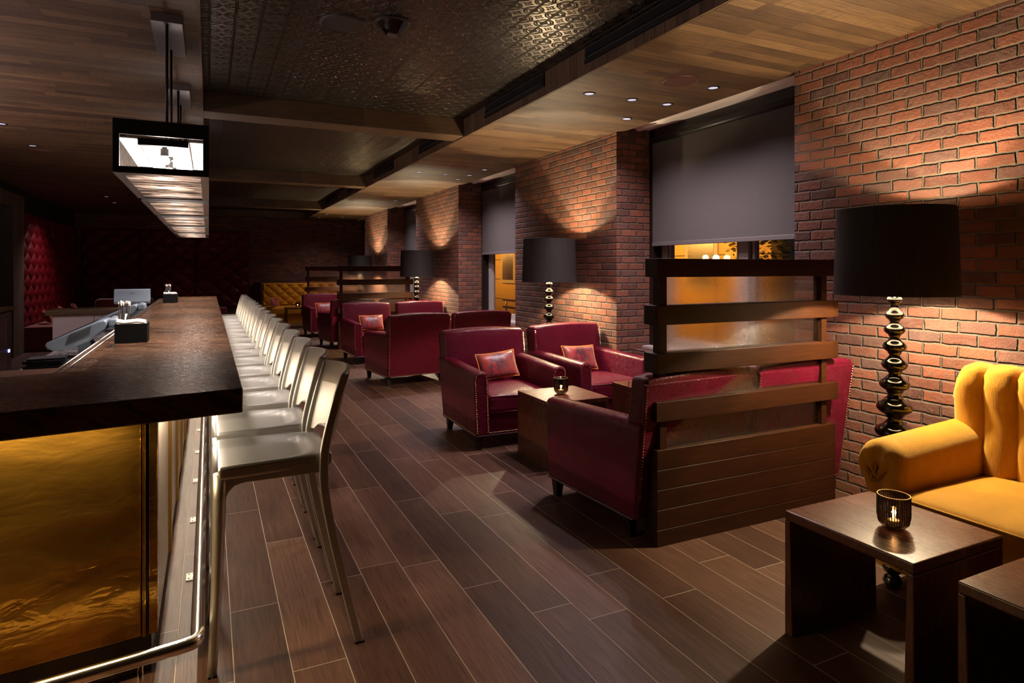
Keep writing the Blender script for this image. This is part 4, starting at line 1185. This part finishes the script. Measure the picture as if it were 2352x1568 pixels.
# tufted far sofa and tufted wall panels
def tuft(bm, w_, h_, px, pz, depth, amp, nx, nz, plane):
    V={}
    for i in range(nx+1):
        for j in range(nz+1):
            x=-w_/2+w_*i/nx; z=h_*j/nz
            u=x/px; v=z/pz
            # diamond lattice
            p=(u+v); q=(u-v)
            a=abs(math.sin(PI*p/1.0*.5*2*.5)); b=abs(math.sin(PI*q/1.0*.5*2*.5))
            hgt=(a*b)**.5 if a*b>0 else 0
            edge=min(1,(w_/2-abs(x))/.03,(z)/.03,(h_-z)/.03); edge=max(0,edge)
            V[i,j]=bm.verts.new(plane(x,z,depth+amp*hgt*edge if edge>0 else 0))
    for i in range(nx):
        for j in range(nz): bm.faces.new((V[i,j],V[i+1,j],V[i+1,j+1],V[i,j+1]))
for k,(xa,xb,l) in enumerate(((-2.90,-1.65,'left tall deep-red tufted panel on the back wall'),(-1.63,-.33,'middle tall deep-red tufted panel on the back wall'),(-.31,1.02,'right tall deep-red tufted panel on the back wall'))):
    bm=bmesh.new(); tuft(bm,xb-xa,2.10,.235,.20,.03,.06,110,170,lambda x,z,d:(x,-d,z)); box(bm,-(xb-xa)/2,(xb-xa)/2,-.02,.0,0,2.10)
    tag(obj('wall_upholstery',bm,'red_upholstery',loc=((xa+xb)/2,YB-.002,.42),smooth=True),l,'wall panel','tall tufted wall panels')
for k,(ya,yb,l) in enumerate(((13.80,16.3,'near red tufted panel on the left side wall'),(16.32,19.15,'red tufted side wall panel next to the back wall'))):
    bm=bmesh.new(); tuft(bm,yb-ya,2.10,.235,.20,.03,.06,170,150,lambda y,z,d:(d,y,z)); box(bm,0,.02,-(yb-ya)/2,(yb-ya)/2,0,2.10)
    tag(obj('wall_upholstery',bm,'red_upholstery',loc=(XW+.001,(ya+yb)/2,.42),smooth=True),l,'wall panel','tall tufted wall panels')
t=thing('red_banquette','low deep-red banquette along the left and back walls','banquette',(XW+.05,16.5,0))
bm=bmesh.new(); softbox(bm,.33,0,.22,.62,5.2,.44,.03,cuts=6); obj('side_seat',bm,'velvet_red',t,smooth=True)
bm=bmesh.new(); softbox(bm,2.05,2.28,.22,2.8,.62,.44,.03,cuts=6); obj('back_seat',bm,'velvet_red',t,smooth=True)
light('added_red_fill','SPOT',(-2.1,14.9,ZC-.02),120,(1.0,.66,.66),.03,cone=2.2,blend=.9)  # added reddish fill over the side banquette, no fitting
light('added_red_fill','SPOT',(-.6,18.3,ZC-.02),12,(1.0,.62,.62),.03,cone=1.2,blend=.8)  # added reddish fill for the back seating, no fitting
for i,(x,y,rz,l) in enumerate(((-2.70,14.55,-70,'red cushion nearest the post on the left banquette'),(-2.72,15.9,-80,'second red cushion along the left banquette'),(-2.70,17.2,-75,'third red cushion along the left banquette'),(-2.45,18.6,-40,'red cushion in the banquette corner'),(-1.95,18.75,-10,'red cushion on the back banquette'))):
    pil((x,y,.462),(rad(-18),0,rad(rz+90) if 0 else rad(rz+180 if i<3 else rz)),l)
# red armchair far left
t=thing('red_club_chair','dark red upholstered armchair beyond the bar at the far end','armchair',(-1.35,13.6,0))
bm=bmesh.new()
softbox(bm,-.38,0,.40,.16,.8,.66,.06,cuts=4); obj('arm',bm,'velvet_red',t,smooth=True)
bm=bmesh.new(); softbox(bm,.38,0,.40,.16,.8,.66,.06,cuts=4); obj('arm',bm,'velvet_red',t,smooth=True)
bm=bmesh.new(); softbox(bm,0,-.34,.52,.90,.16,.86,.06,cuts=4); obj('backrest',bm,'velvet_red',t,smooth=True)
bm=bmesh.new(); softbox(bm,0,.05,.28,.62,.66,.40,.05,cuts=4); obj('seat',bm,'velvet_red',t,smooth=True)
for sx in (-.38,.38):
    for sy in (-.32,.34): obj('leg',B(sx-.02,sx+.02,sy-.02,sy+.02,0,.09),'black_wood',t)

t=thing('tufted_sofa','mustard yellow button-tufted sofa against the back brick wall','sofa',(2.35,18.3,0))
bm=bmesh.new(); tuft(bm,2.0,.62,.14,.125,.06,.05,150,60,lambda x,z,d:(x,.52-d,z+.46)); box(bm,-1.0,1.0,.47,.60,.20,1.08); obj('tufted_back',bm,'mustard_velvet',t,smooth='auto')
bm=bmesh.new(); softbox(bm,0,.05,.34,2.0,.86,.22,.05,cuts=6); obj('seat',bm,'mustard_velvet',t,smooth=True)
obj('plinth',B(-.95,.95,-.30,.5,0,.24),'mustard_velvet',t)
t2=obj('wall_screen',B(-.10,.10,-.03,.03,0,1.1),'black_gloss',loc=(1.22,19.1,0),bevel=.004); tag(t2,'black glossy upright board beside the yellow tufted sofa','panel')
pil((1.62,18.02,.47),(rad(-15),0,rad(55)),'burgundy cushion at the left end of the yellow tufted sofa')
t=thing('red_stool','small stool with red seat and black legs beside the far armchair','stool',(2.18,15.95,0))
bm=bmesh.new(); lathe(bm,[(.001,.40),(.17,.40),(.18,.43),(.16,.47),(.08,.49),(.001,.492)],n=28); obj('seat',bm,'red_upholstery',t,smooth=True)
for a in range(4):
    c,s_=math.cos(a*PI/2+.7),math.sin(a*PI/2+.7); bm=bmesh.new(); tube(bm,[(.13*c,.13*s_,.405),(.15*c,.15*s_,0)],.014,8); obj('leg',bm,'black_wood',t,smooth=True)
